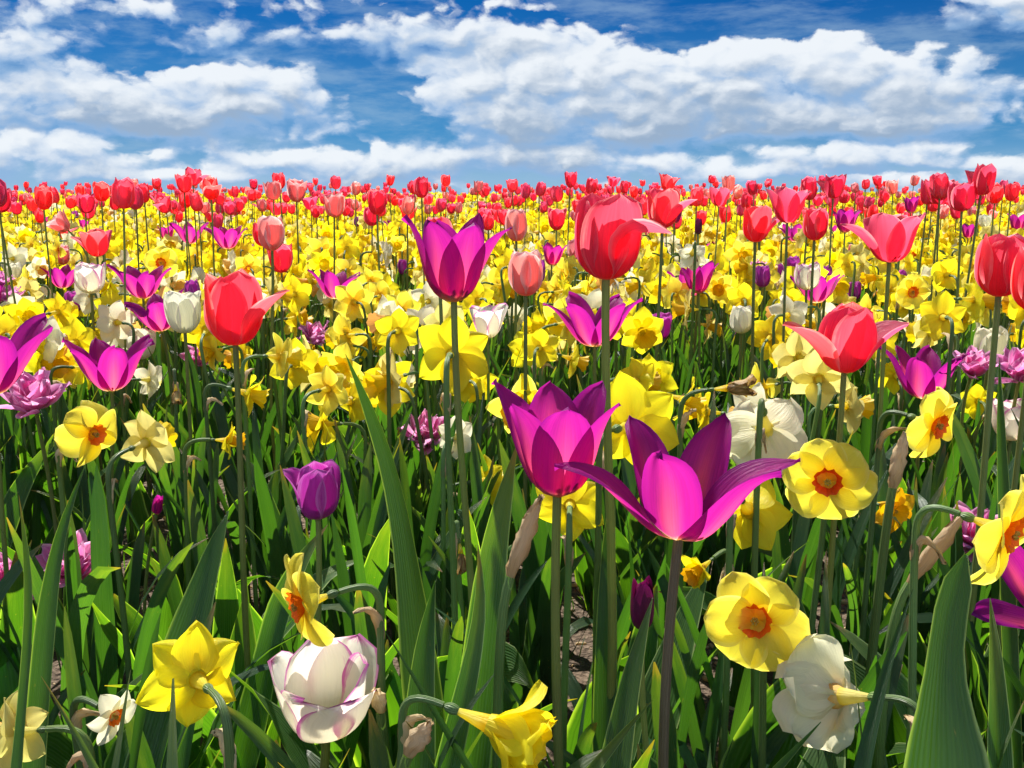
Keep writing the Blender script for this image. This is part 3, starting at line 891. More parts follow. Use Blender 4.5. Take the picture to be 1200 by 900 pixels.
T('violet', 'violet tulip half open beside the open magenta tulip', 774, 398, 30, 'goblet', None)
T('violet', 'slim violet tulip bud above the white and yellow daffodils', 472, 322, 18, 'closed', None)
T('violet', 'closed violet tulip in shade under a yellow daffodil', 893, 337, 26, 'egg', None)
T('violet', 'closed violet tulip below the cream tulip, behind green stems', 864, 405, 24, 'egg', None)
T('violet', 'closed violet tulip near the red tulip with petals flung both ways', 1000, 352, 22, 'egg', None)
T('bud', 'slim dark plum tulip bud with green base on a thin stem', 752, 737, 66, 'bud', 'the plum tulip bud', leaves=1, stem_r=.0022, lean=(.012, 0), real=.043)
T('bud', 'tiny purple tulip bud deep in the dark leaves', 183, 602, 26, 'bud', None, real=.03, mat='purple', leaves=1, stem_r=.0018, wide=1.2, axis=(.3, -.2, 1), depth=1.15)
T('bud', 'dark closed tulip bud on a straight stem among yellow daffodils', 818, 275, 20, 'bud', None, depth=2.4)
# --- white and blush tulips
T('cream', 'white tulip cup edged in pink, low in front over bare soil', 382, 856, 94, 'bowl', 'the pink-edged white tulip', mat='blush', leaves=2, real=.06, axis=(.05, -.20, 1), yaw=R(40), stem_r=.0033, seed=5, wide=1.16, spread=15, stam=False, jit=2.0)
T('cream', 'white tulip flushed purple along its right side on a dark stem', 107, 344, 33, 'bowl', 'the purple-flushed white tulip', mat='blush', real=.055)
T('cream', 'cream tulip cup opened sideways above the dark magenta tulip', 165, 420, 33, 'bowl', None, real=.055, axis=(.2, -.2, 1))
T('cream', 'tall cream tulip cup half behind the magenta tulips', 217, 391, 48, 'goblet', None, real=.065)
T('cream', 'white tulip with lilac edges beside the right border, above a yellow daffodil', 1184, 516, 44, 'bowl', None, mat='blush', leaves=2)
T('cream', 'cream tulip cup standing under the red tulips with pale lilac edges', 945, 340, 30, 'bowl', None, mat='blush', real=.055)
T('cream', 'small rounded cream tulip with greenish base over a violet one', 868, 391, 33, 'egg', None, real=.055, wide=1.1)
T('cream', 'cream tulip beneath the big rounded red tulip', 1158, 422, 36, 'bowl', None)
T('cream', 'pointed blush-white tulip below the tall magenta tulip', 572, 396, 38, 'open', None, mat='blush')
# --- ruffled double tulips
T('mauve', 'ruffled mauve double tulip like a peony, under the huge magenta tulip', 42, 480, 58, 'egg', 'the ruffled mauve tulip', axis=(.1, -.35, 1), wide=1, real=.07)
T('mauve', 'mauve double tulip in half shade low among leaves, nearest the edge', 8, 692, 56, 'egg', None, axis=(.1, -.5, 1))
T('mauve', 'mauve double tulip half hidden behind a broad leaf', 88, 672, 58, 'egg', None, axis=(.1, -.6, 1))
T('mauve', 'pink double tulip behind the long twisted leaf, left of a white daffodil', 500, 518, 46, 'egg', None, axis=(0, -.4, 1))
T('mauve', 'mauve double tulip in shade behind a papery brown sheath', 1138, 636, 58, 'egg', None, axis=(0, -.5, 1))
T('mauve', 'mauve double tulip below the cream tulip, beside the broad magenta tulip', 1138, 440, 44, 'egg', None, axis=(.1, -.3, 1))
T('mauve', 'mauve double tulip behind the big rounded red tulip stem', 1194, 446, 48, 'egg', None, axis=(-.1, -.3, 1))
T('mauve', 'small mauve double tulip right of the flaring red tulip', 370, 402, 34, 'egg', None, axis=(0, -.4, 1))
T('mauve', 'mauve double tulip under the white tulips, in front of grass blades', 236, 428, 34, 'egg', None, axis=(0, -.4, 1))

# --- daffodils of the foreground
OR = dict(pmat='lemon', cmat='orange', corona='cup', broad=1.28)
D('lemon daffodil with a flat orange cup, its face turned to the viewer', 886, 725, 124, (-22, 8), 'the big orange-cupped daffodil', real=.082, seed=3, yaw=R(30), cup=.62, reflex=5, **OR)
D('lemon daffodil with deep orange cup above the double yellow daffodil', 970, 562, 106, (-18, -2), 'the orange-cupped daffodil over the double one', yaw=R(14), seed=6, **OR)
D('lemon daffodil with ragged orange cup turned right, below the broad magenta tulip', 1094, 497, 94, (38, -8), 'the right-facing orange-cupped daffodil', yaw=R(20), reflex=-12, **OR)
D('lemon daffodil with orange cup in profile, beside a pale one turned away', 108, 508, 82, (62, -6), 'the orange-cupped daffodil in profile', yaw=R(10), reflex=-14, real=.075, **OR)
D('pale yellow daffodil seen from behind on an arched neck', 170, 519, 80, (160, 2), 'the pale daffodil turned away', pmat='butter', real=.075)
D('golden trumpet daffodil in profile, small and alone over dark leaves', 264, 516, 48, (95, -4), None, corona='trumpet', cmat='gold', pmat='yellow', real=.05, reflex=10)
D('daffodil facing left with vivid orange cup, behind the pink-edged white tulip', 356, 708, 122, (-60, -8), 'the left-facing orange-cupped daffodil', yaw=R(30), reflex=-8, real=.075, depth=.70, **OR)
D('bright yellow daffodil seen from behind with papery brown sheath', 232, 797, 140, (-146, -10), 'the yellow daffodil with papery sheath', reflex=22, real=.075, seed=9, lean=(.02, 0), ruf=.1)
D('yellow trumpet daffodil in profile, nodding right at the bottom of the bed', 572, 848, 160, (72, -14), 'the nodding yellow trumpet', corona='trumpet', reflex=50, real=.062, lean=(-.02, 0), depth=.66, ruf=.07)
D('white daffodil with orange cup hidden among strap leaves', 132, 838, 70, (60, -10), None, pmat='white', cmat='orange', corona='cup', real=.062, depth=.74)
D('cream daffodil in shade at the lower corner, cup ribbed and pale', 24, 858, 100, (-100, -12), None, pmat='butter', cmat='peach', corona='trumpet', real=.06, depth=.68)
D('yellow daffodil peeping between leaves near the lower corner', 28, 792, 52, (150, 0), None, real=.055)
D('large white daffodil with apricot trumpet turned away behind strap leaves', 988, 816, 152, (-142, -22), 'the drooping white daffodil', pmat='white', cmat='peach', corona='short', reflex=20, real=.085, depth=.72, broad=1.22, ruf=.13, twist=.5)
D('lemon daffodil cut by the frame, petals folded, behind a brown sheath', 1176, 622, 142, (46, -10), None, yaw=R(20), reflex=-6, depth=.72, **OR)
D('white daffodil seen from behind, broad petals, above the star-shaped magenta tulip', 896, 500, 120, (160, -42), 'the broad white daffodil', pmat='white', cmat='butter', corona='short', reflex=18, broad=1.3, ruf=.09, depth=.98, lean=(.02, 0))
D('yellow daffodil hanging below the star-shaped magenta tulip', 876, 596, 112, (150, -34), None, reflex=34, depth=.95)
D('yellow daffodil behind the brown stem of the upright magenta tulip', 668, 592, 92, (176, -10), None, pmat='yellow', reflex=10, depth=.92)
D('tall yellow daffodil squeezed between the two magenta tulips', 738, 500, 128, (150, -8), None, reflex=8, depth=.96)
D('yellow daffodil showing its back, left of the upright magenta tulip', 566, 565, 66, (120, -6), None, reflex=12)
D('small golden daffodil with orange trumpet, just above the big orange-cupped one', 824, 664, 56, (-50, -18), None, cmat='gold', corona='trumpet', reflex=40, real=.05)
D('ruffled yellow double daffodil half behind a green stem', 1046, 598, 60, (20, 0), None, cmat='gold', corona='short', pmat='gold', ruf=.1, real=.06, twist=.6, name='double_daffodil')
D('white daffodil with green throat beside the pink double tulip', 534, 512, 52, (165, -4), None, pmat='white', cmat='butter', corona='short', real=.06)
D('withered brown daffodil hanging in the leaves below the yellow ones', 540, 648, 46, (20, -70), None, wilted=True, real=.045, name='withered_daffodil')
D('withered daffodil with a pale crumpled head under the cream tulips', 206, 458, 34, (20, -60), None, wilted=True, real=.045, name='withered_daffodil')
D('shrivelled white daffodil above the broad white daffodil', 852, 455, 64, (60, 10), None, wilted=True, real=.06, name='withered_daffodil')
D('large yellow daffodil seen squarely from behind, below the tall magenta tulip', 530, 415, 98, (178, -6), 'the large yellow daffodil seen from behind', reflex=4, seed=15)
D('yellow daffodil with papery sheath left of the large one seen from behind', 466, 388, 58, (172, -4), None, real=.075)
D('pale daffodil in side view beneath the flaring red tulip', 326, 418, 58, (130, -8), None, pmat='lemon', real=.075)
D('yellow daffodil drooping sideways at the stem of the flaring red tulip', 286, 460, 60, (100, -20), None, reflex=20, real=.075)
D('pale yellow daffodil on an arched neck, turned away, right of the flaring red tulip', 384, 456, 62, (155, -4), None, pmat='lemon', real=.075)
D('lemon daffodil with orange eye high in the flowers, near the big rounded red tulip', 1068, 342, 44, (5, 0), None, **OR)
D('lemon daffodil with orange eye among plain yellow ones, above the magenta pair', 190, 308, 40, (0, 0), None, **OR)
D('yellow daffodil with its back turned beneath the wide cupped red tulip', 1105, 372, 62, (170, -6), None)
D('yellow daffodil seen from behind, below the closed red tulip', 872, 352, 46, (170, -6), None)
D('ruffled yellow daffodil behind the open magenta tulip and the red stem', 746, 446, 60, (120, -10), None, ruf=.09, real=.075)
D('yellow daffodil with a frilled trumpet below the violet tulip', 800, 468, 60, (70, -14), None, cmat='ycorona', ruf=.06, real=.075)
D('white daffodil nodding between the salmon and the red tulip', 604, 372, 36, (150, -10), None, pmat='white', cmat='butter', corona='short')
D('white daffodil with a long pale bell, beside the big red tulip', 812, 296, 44, (175, -35), None, pmat='white', cmat='butter', corona='trumpet', reflex=30)
D('white daffodil near the dark magenta tulip, its petals crossed by stems', 174, 445, 48, (150, -10), None, pmat='white', cmat='butter', corona='short', real=.07)
D('yellow daffodil beside the huge magenta tulip, deep golden', 22, 400, 60, (120, -10), None, reflex=8, real=.08)
D('yellow daffodil low beside the ruffled mauve tulip', 98, 432, 50, (140, -14), None, real=.07)
D('yellow daffodil tucked under the pale pink tulip, turned away', 345, 345, 44, (165, -4), None)
D('yellow daffodil under the wide cupped red tulip, petals spread flat', 1030, 400, 54, (160, -8), None)
D('yellow daffodil with thin petals, right of the right-facing orange-cupped daffodil', 1146, 470, 44, (170, -6), None, real=.07)
D('yellow daffodil hanging at the stem of the big red tulip', 668, 420, 46, (100, -20), None, real=.07, reflex=16)
D('yellow daffodil in front of the salmon pink tulip stem', 632, 408, 50, (170, -6), None, real=.075)
D('yellow daffodil behind the broad magenta tulip, facing the sky', 1050, 440, 48, (170, 10), None, real=.075)

# back-row tulips: built from five shared shapes, see below

# --- loose papery sheaths on leafless stalks, and single broad leaves
def sheath_stalk(label, px, py, px2, py2, depth, seed):
    rg = jitter_rng(seed)
    A, B = at(px, py, depth), at(px2, py2, depth)
    org = np.array([A[0] - .01 * np.sign(px2 - px), A[1], float(ground_z(A[0], A[1])) - .004])
    t = thing('spent_stalk', label, 'flower stalk', org)
    mb = MB()
    mb.grid(tube(bez(org, org + np.array([0, 0, A[2] * .5]), A - (B - A) * .6, A, 14), np.linspace(.0045, .0036, 14), 9), 'dstem')
    link('stem', mb.mesh('stem', offset=org), t)
    mb = MB()
    pth = bez(A, A + (B - A) * .3 + np.array([0, 0, .004]), A + (B - A) * .7, B, 12)
    gs = tube(pth, np.array([.0034, .0040, .0048, .0056, .0062, .0062, .006, .0056, .0046, .0034, .0022, .0008]), 14, .6)
    gs[1:, :-1] += rg.normal(0, .0008, gs[1:, :-1].shape)
    gs[:, -1] = gs[:, 0]
    mb.grid(gs, 'papery')
    link('spathe', mb.mesh('spathe', offset=org), t)
    for k in range(3):
        add_leaf(t, org, org, rg.uniform(0, 6.28), .32 * rg.uniform(.8, 1.1), .015, R(80), R(25), rg.normal(0, .8), .2, .04, 'strap', nu=5, rg=rg)


sheath_stalk('leaning stalk ending in a long papery brown sheath, beside the mauve double tulip', 1066, 684, 1130, 602, .80, 1)
sheath_stalk('stalk with brown sheath bent over below the upright magenta tulip', 598, 676, 634, 580, .74, 2)
sheath_stalk('stalk with pale brown sheath standing by the orange-cupped daffodil', 1046, 572, 1060, 506, .84, 3)
sheath_stalk('spent stalk with crooked brown sheath at the pink-edged white tulip', 446, 835, 440, 806, .72, 4)
sheath_stalk('short stalk with orange-brown sheath under the nodding yellow trumpet', 478, 886, 506, 846, .64, 5)


def big_leaf(label, pts, wpx, depth, seed, wave=.25, twist=.0, mat='tleaf', fold=.3, shape=None, yaw=0.):
    """one tall leaf whose middle line runs through the pixel points, base on the soil"""
    rg = jitter_rng(seed)
    P = [at(x, y, depth + k * .012) for k, (x, y) in enumerate(pts)]
    g = P[0].copy()
    dirn = nrm(P[0] - P[1])
    k = (g[2] - float(ground_z(g[0], g[1]))) / max(.3, -dirn[2])
    g = g + dirn * k
    g[2] = float(ground_z(g[0], g[1])) - .004
    ctl = np.array([g] + P)
    dist = np.concatenate([[0], np.cumsum(np.linalg.norm(np.diff(ctl, axis=0), axis=1))])
    tt = np.linspace(0, dist[-1], 26)
    C = np.stack([np.interp(tt, dist, ctl[:, i]) for i in range(3)], 1)
    for _ in range(4):
        C[1:-1] = (C[:-2] + 2 * C[1:-1] + C[2:]) / 4
    v = np.linspace(0, 1, 26)
    if shape is None:
        sh = np.interp(v, [0, .15, .35, .55, .75, .9, 1], [.5, .72, .95, 1, .8, .45, .02])
    else:
        sh = np.interp(v, np.linspace(0, 1, len(shape)), shape)
    wv = wpx / F_PX * depth / 2 * sh
    Tn = np.gradient(C, axis=0)
    Tn /= np.linalg.norm(Tn, axis=1)[:, None]
    view = np.array([math.sin(yaw), -math.cos(yaw), .25])
    nu = 9
    u = np.linspace(-1, 1, nu)
    ph = rg.uniform(0, 6.28)
    G_ = np.zeros((26, nu, 3))
    for i in range(26):
        S = nrm(np.cross(Tn[i], view))
        Nn = np.cross(S, Tn[i])
        a = twist * v[i]
        S2, N2 = S * math.cos(a) + Nn * math.sin(a), -S * math.sin(a) + Nn * math.cos(a)
        dn = fold * np.abs(u) ** 1.6 + wave * np.sin(15 * v[i] + ph + 1.2 * np.sign(u)) * np.abs(u) ** 2
        G_[i] = C[i] + S2 * (u * wv[i])[:, None] + N2 * (dn * wv[i])[:, None]
    mb = MB()
    mb.grid(G_ - g, mat)
    o = link('tulip_leaf' if mat == 'tleaf' else 'daffodil_leaf', mb.mesh('leaf_blade'))
    o.location = g
    o['label'] = label
    o['category'] = 'leaf'
    return o


big_leaf('very broad wavy green leaf rising to a narrow neck beside the magenta petal', [(1108, 930), (1106, 830), (1104, 770), (1108, 715), (1132, 650)], 122, .58, 1, .10, .1, shape=[.4, .5, .6, .68, .74, .8, .86, .92, .96, .98, 1, 1, 1, .98, .93, .80, .58, .40, .34, .36, .04], fold=.14)
big_leaf('long twisted green leaf leaning left, left of the large yellow daffodil', [(480, 660), (470, 580), (445, 500), (405, 415)], 50, .80, 2, .15, .9)
big_leaf('short broad lit leaf beside the upright magenta tulip', [(572, 690), (580, 620), (594, 566), (606, 520)], 50, .82, 3, .14, -.3)
big_leaf('broad leaf standing upright behind the nodding yellow trumpet', [(548, 800), (562, 740), (568, 690), (560, 638)], 34, .72, 4, .08, .1)
big_leaf('broad bright leaf with a blunt yellow tip, below the long twisted leaf', [(492, 830), (495, 770), (502, 720), (510, 680)], 50, .72, 5, .12, -.2)
big_leaf('dark broad leaf arching left below the closed violet tulip', [(312, 780), (332, 700), (356, 650), (384, 615)], 40, .98, 6, .2, .5)
big_leaf('tall translucent leaf below the orange-cupped daffodil in profile', [(50, 800), (58, 700), (70, 620), (100, 545)], 34, .74, 7, .12, .3)
big_leaf('wavy green leaf standing in front of the mauve double tulip', [(30, 800), (38, 720), (34, 650), (22, 580)], 20, .66, 8, .3, .3)
big_leaf('broad leaf in shade with lit rim, between the dark leaves', [(238, 690), (250, 650), (262, 612), (268, 598)], 54, .95, 9, .12, .2)
big_leaf('dark broad leaf curling its tip right, above the drooping white daffodil stems', [(900, 905), (920, 880), (945, 862), (962, 846)], 46, .60, 10, .2, .3)
big_leaf('lit round-tipped leaf standing before the yellow daffodil with papery sheath', [(202, 880), (202, 840), (203, 810), (203, 795)], 26, .55, 11, .05, 0, 'dleaf', .15, [.9, 1, 1, 1, 1, .96, .8, .1])
big_leaf('long strap leaf crossing before the drooping white daffodil', [(1010, 900), (1024, 830), (1044, 760), (1070, 690)], 26, .58, 12, .05, .4, 'dleaf', .15)
big_leaf('narrow leaf blade before the white daffodil with orange cup', [(138, 880), (146, 830), (152, 800), (153, 785)], 20, .56, 13, .05, .2, 'dleaf', .15)
big_leaf('dark strap leaf bending right, beside the white daffodil with orange cup', [(112, 900), (86, 850), (66, 815), (48, 792)], 28, .56, 14, .05, .3, 'dleaf', .15)
big_leaf('bright upright leaf to the right of the big orange-cupped daffodil', [(966, 760), (966, 710), (968, 670), (968, 646)], 20, .84, 15, .05, .1, 'dleaf', .15)
big_leaf('broad leaf with pale lit edge behind the plum tulip bud', [(728, 860), (738, 800), (748, 760), (765, 700)], 46, .68, 16, .12, .5)
big_leaf('long translucent leaf left of the plum tulip bud', [(712, 690), (713, 640), (716, 600), (720, 560)], 28, .92, 17, .06, .2)
big_leaf('green leaf crossing low with folded edge, near the plum tulip bud', [(690, 905), (715, 870), (745, 845), (765, 820)], 36, .62, 18, .2, .6)
big_leaf('slim curved leaf rising beside the pink-edged white tulip', [(520, 850), (490, 800), (465, 760), (450, 738)], 16, .70, 19, .1, .6, 'dleaf', .2)
big_leaf('pair-tipped pale leaf beside the frame edge under the magenta petal', [(1170, 860), (1168, 790), (1165, 740), (1160, 700)], 34, .72, 20, .12, .2)
big_leaf('tall translucent leaf under the big rounded red tulip', [(1174, 540), (1172, 490), (1172, 450), (1171, 420)], 18, .98, 21, .06, .2)
# ------------------------------------------------------------------ shared shapes for the flowers farther back
def proto_tulip_bloom(form, mat, seed, nu=7, nv=9, flung=None):
    rg = jitter_rng(seed)
    mb = MB()
    for Pg in tulip_petals(form, rg, nu, nv, flung or {}):
        Pg = Pg - 0
        mb.grid(Pg, mat)
    return mb.mesh('bloom', weld=.004)


def proto_stem(mat, h, r, seed):
    rg = jitter_rng(seed)
    mb = MB()
    p_ = bez(np.zeros(3), np.array([rg.normal(0, .02), rg.normal(0, .02), .4 * h]), np.array([0, 0, .7 * h]), np.array([0, 0, h]), 7)
    mb.grid(tube(p_, np.linspace(1.2, 1, 7) * r, 6), mat)
    return mb.mesh('stem')


def proto_leaf(kind, seed):
    rg = jitter_rng(seed)
    mb = MB()
    if kind == 'broad':
        P = leaf_batch([[0, 0, 0]], 0, .30, .042, R(78), R(30), rg.normal(0, .4), .3, .15, 'broad', 5, 10, rg)[0]
    else:
        P = leaf_batch([[0, 0, 0]], 0, .36, .015, R(84), R(25), rg.normal(0, .6), .2, .03, 'strap', 3, 8, rg)[0]
    mb.grid(P, 'tleaf' if kind == 'broad' else 'dleaf')
    return mb.mesh('leaf')


def daff_mb(seed, pmat, nu, nv, reflex, corona=None, cmat=None, ns=25, cnv=6, with_stem=False):
    rg = jitter_rng(seed)
    mb = MB()
    for Pg in daff_petals(rg, nu, nv, reflex):
        mb.grid(Pg, pmat)
    if corona:
        mb.grid(corona_grid(corona, rg, ns, cnv), cmat)
    return mb


def daff_neck(mb, el, h, ns=6, nb=7):
    """tube, ovary, bent neck and straight stem of a flower whose axis is +z, tipped so that the stem hangs along -g"""
    s = .082
    tz = np.linspace(.01, -.24, 3)
    mb.grid(tube(np.stack([0 * tz, 0 * tz, tz], 1), np.linspace(.07, .028, 3), ns), 'lemon')
    mb.grid(blob([0, 0, -.29], [0, 0, 1], .043, .16, ns, 4), 'dstem')
    return mb


def daff_stem_local(el, h, s, nb=10):
    """stem path in the plant's frame: flower axis lies in the x-z plane (x forward), flower centre at (0,0,h)"""
    D_ = np.array([math.cos(el), 0, math.sin(el)])
    E = np.array([0, 0, h]) - D_ * s * .36
    top = E - D_ * .026 + np.array([0, 0, -.004])
    foot = np.array([top[0], 0, 0])
    p1 = bez(foot, foot + np.array([0, .01, h * .4]), top - np.array([0, 0, h * .3]), top - np.array([0, 0, .022]) - D_ * .006, nb - 4)
    p2 = bez(p1[-1], p1[-1] + np.array([0, 0, .02]), E - D_ * .022, E, 5)
    return np.concatenate([p1, p2[1:]]), foot


LEAFM = {'broad': [proto_leaf('broad', k) for k in range(4)], 'strap': [proto_leaf('strap', k) for k in range(4)]}

T_PROTO = {
    'red': [proto_tulip_bloom(f, 'red', 50 + k, flung=fl) for k, (f, fl) in enumerate([('egg', None), ('goblet', None), ('egg', {1: FL_SIDE}), ('open', None), ('goblet', {4: FL_SIDE}), ('closed', None)])],
    'rose': [proto_tulip_bloom(f, 'pinkred', 60 + k) for k, f in enumerate(['egg', 'goblet', 'closed'])],
    'pink': [proto_tulip_bloom(f, 'pink', 70 + k) for k, f in enumerate(['egg', 'goblet'])],
    'purple': [proto_tulip_bloom(f, 'purple', 80 + k) for k, f in enumerate(['star', 'lily', 'lily'])],
    'violet': [proto_tulip_bloom(f, 'violet', 90 + k) for k, f in enumerate(['egg', 'closed'])],
    'mauve': [],
    'cream': [proto_tulip_bloom(f, 'cream', 95 + k) for k, f in enumerate(['bowl', 'egg'])],
}
for k in range(2):
    mb_ = MB()
    for Pg in double_petals(jitter_rng(700 + k), 18, 5, 6):
        mb_.grid(Pg, 'mauve')
    T_PROTO['mauve'].append(mb_.mesh('bloom', weld=.004))
T_STEM = [proto_stem('tstem', 1.0, .0024, k) for k in range(3)]
T_INFO = {'red': ('red_tulip', .066), 'rose': ('red_tulip', .062), 'pink': ('pink_tulip', .062), 'purple': ('purple_tulip', .07), 'violet': ('purple_tulip', .058), 'cream': ('white_tulip', .056), 'mauve': ('double_tulip', .055)}
T_GROUP = {'red': 'red tulips of the back rows', 'rose': 'red tulips of the back rows', 'pink': 'pink tulips among the back rows', 'purple': 'purple tulips dotted through the daffodils',
           'violet': 'purple tulips dotted through the daffodils', 'cream': 'white tulips dotted through the daffodils', 'mauve': 'mauve double tulips dotted through the daffodils'}
T_WORD = {'red': 'red tulip', 'rose': 'rose-red tulip', 'pink': 'pink tulip', 'purple': 'magenta tulip with pointed petals', 'violet': 'closed violet tulip', 'cream': 'white tulip cup', 'mauve': 'ruffled mauve double tulip'}
MIDS = []      # (object, word, px, py, size, depth)


def mid_tulip(kind, B, s, rg, form=None, full=True):
    nm = T_INFO[kind][0]
    gz = float(ground_z(B[0], B[1])) - .004
    org = np.array([B[0], B[1], gz])
    t = thing(nm, '', 'tulip', org, T_GROUP[kind])
    t.rotation_euler = (rg.normal(0, .025), rg.normal(0, .025), 0)
    h = B[2] - gz
    pr = T_PROTO[kind]
    b = link('bloom', pr[int(rg.integers(len(pr))) if form is None else form], t, (0, 0, h))
    b.scale = (s * rg.uniform(.92, 1.1),) * 2 + (s,)
    b.rotation_euler = (rg.normal(0, .1), rg.normal(0, .1), rg.uniform(0, 6.28))
    st = link('stem', T_STEM[int(rg.integers(3))], t)
    st.scale = (1, 1, h + s * .03)
    st.rotation_euler = (0, 0, rg.uniform(0, 6.28))
    if full:
        for k in range(2):
            lf = link('leaf', LEAFM['broad'][int(rg.integers(4))], t)
            lf.rotation_euler = (0, 0, rg.uniform(0, 6.28))
            q = rg.uniform(.8, 1.2)
            lf.scale = (q, q, q)
    px, py, dep = project(B + np.array([0, 0, s * .5]))
    MIDS.append((t, T_WORD[kind], float(px), float(py), s * F_PX / float(dep), float(dep), nm))
    return t


rgB = jitter_rng(4242)
for (px, py, wd, hh) in BACK:
    real = .062
    dep = F_PX * real / max(hh, wd * .95)
    B = at(px, py, dep)
    # keep the stem a believable length: slide along the sight line when it is too tall or too short
    for _ in range(14):
        gz = float(ground_z(B[0], B[1]))
        if B[2] - gz > .72:
            dep *= 1.03
        elif B[2] - gz < .40:
            dep *= .97
        else:
            break
        B = at(px, py, dep)
    s = max(hh, wd * .95) / F_PX * dep
    pick = rgB.random()
    mid_tulip('red' if pick < .72 else ('rose' if pick < .9 else 'pink'), B, s, rgB)
    PLACED.append((px, py - hh / 2, wd * .6, dep))

# daffodil shapes: (petal mat, corona, corona mat, pitch, reflex)
D_KIND = {
    'yellow': [('yellow', 'trumpet', 'ycorona', -8, 0), ('yellow', 'trumpet', 'gold', -16, 8), ('yellow', 'short', 'ycorona', -2, -6), ('yellow', 'trumpet', 'ycorona', 6, 14), ('lemon', 'trumpet', 'ycorona', -10, 4), ('butter', 'trumpet', 'ycorona', -4, 8)],
    'lemon': [('lemon', 'cup', 'orange', 0, 0), ('lemon', 'short', 'gold', -8, 4)],
    'white': [('white', 'short', 'butter', -6, 4), ('white', 'trumpet', 'peach', -14, 10)],
}
D_PROTO = {}
for kd, lst in D_KIND.items():
    for k, (pm, co, cm, pit, rf) in enumerate(lst):
        el_ = R(pit)
        rg = jitter_rng(300 + k + len(kd) * 7)
        s = .082
        axis = np.array([math.cos(el_), 0, math.sin(el_)])
        Fm = frame(axis, rg.uniform(0, 1))
        mp, mc, ms = MB(), MB(), MB()
        for Pg in daff_petals(rg, 7, 8, rf):
            mp.grid((Pg * s) @ Fm.T, pm)
        mc.grid((corona_grid(co, rg, 25, 6) * s) @ Fm.T, cm)
        nk = daff_neck(MB(), el_, .4)
        hh = .42
        pth, foot = daff_stem_local(el_, hh, s)
        ms.grid(tube(pth - foot, np.linspace(.0036, .0025, len(pth)), 6), 'dstem')
        for V_, m_ in zip(nk.v, ('lemon', 'dstem')):
            n_ = len(V_) // 7
            P_ = ((V_ * s) @ Fm.T + np.array([0, 0, hh]) - foot).reshape(n_, 7, 3)
            ms.grid(P_, m_)
        D_PROTO[(kd, k)] = dict(petals=mp.mesh('petals', weld=.0025), corona=mc.mesh('corona'), stem=ms.mesh('stem'), h=hh, foot=foot)
D_WORD = {'yellow': 'yellow daffodil', 'lemon': 'lemon daffodil with orange cup', 'white': 'white daffodil'}
D_GROUP = {'yellow': 'yellow daffodils in the thick of the field', 'lemon': 'orange-cupped daffodils in the thick of the field', 'white': 'white daffodils in the thick of the field'}


def mid_daff(kind, x, y, h, face, rg):
    k = int(rg.integers(len(D_KIND[kind])))
    pr = D_PROTO[(kind, k)]
    gz = float(ground_z(x, y)) - .004
    word = D_WORD[kind]
    t = thing('daffodil', '', 'daffodil', (x, y, gz), D_GROUP[kind])
    q = h / pr['h']
    t.scale = (1, 1, 1)
    # x forward in the plant's frame; face: 0 towards the camera
    a = R(face)
    t.rotation_euler = (rg.normal(0, .07), rg.normal(0, .09), math.atan2(-math.cos(a), math.sin(a)))
    hz = pr['h'] * q
    fs = rg.uniform(1.0, 1.3)
    p_ = link('petals', pr['petals'], t, (-pr['foot'][0], 0, hz))
    c_ = link('corona', pr['corona'], t, (-pr['foot'][0], 0, hz))
    s_ = link('stem', pr['stem'], t)
    # the bent neck keeps its shape: lift the stem instead of stretching it
    s_.location = (0, 0, hz - pr['h'])
    for o in (p_, c_):
        o.scale = (fs, fs, fs)
    lf = link('leaf', LEAFM['strap'][int(rg.integers(4))], t)
    lf.rotation_euler = (0, 0, rg.uniform(0, 6.28))
    lf2 = link('leaf', LEAFM['strap'][int(rg.integers(4))], t)
    lf2.rotation_euler = (0, 0, rg.uniform(0, 6.28))
    px, py, dep = project(np.array([x, y, gz + hz]))
    back = 'seen from behind' if 110 < face % 360 < 250 else ('facing forward' if face % 360 < 50 or face % 360 > 310 else 'in side view')
    MIDS.append((t, word + ' ' + back, float(px), float(py), .08 * F_PX / float(dep), float(dep), 'daffodil'))
    return t


def blocked(P, size_m):
    """would this bloom hide a placed flower that is farther off, or crowd one?"""
    px, py, dep = (float(q) for q in project(P))
    s = size_m * F_PX / dep
    for (qx, qy, qs, qd) in PLACED:
        dd = math.hypot(px - qx, (py - qy))
        if dep < qd + .04 and dd < qs + s * .5:
            return True
        if abs(dep - qd) < .08 and dd < (qs + s * .5) * .5:
            return True
    return False


rgM = jitter_rng(99)
FIELD0, FIELD1 = 1.22, 14.5
DENS = 165.0


def field_points(y0, y1, dens, rg, margin=.9):
    n_ = int(dens * ((y1 ** 2 - y0 ** 2) * .52 * 1.0 + 2 * margin * (y1 - y0)))
    y = rg.uniform(y0, y1, n_ * 3)
    hw = .55 * y + margin
    wmax = .55 * y1 + margin
    x = rg.uniform(-1, 1, n_ * 3) * wmax
    ok = np.abs(x) < hw
    x, y = x[ok], y[ok]
    # keep density per area
    area = np.trapz(2 * (.55 * np.linspace(y0, y1, 50) + margin), np.linspace(y0, y1, 50))
    m = min(len(x), int(area * dens))
    sel = rg.permutation(len(x))[:m]
    return x[sel], y[sel]


def pick_facing(rg):
    q = rg.random()
    if q < .58:
        return float(rg.normal(178, 38))
    if q < .82:
        return float(rg.choice([90, 270]) + rg.normal(0, 25))
    return float(rg.normal(0, 40))


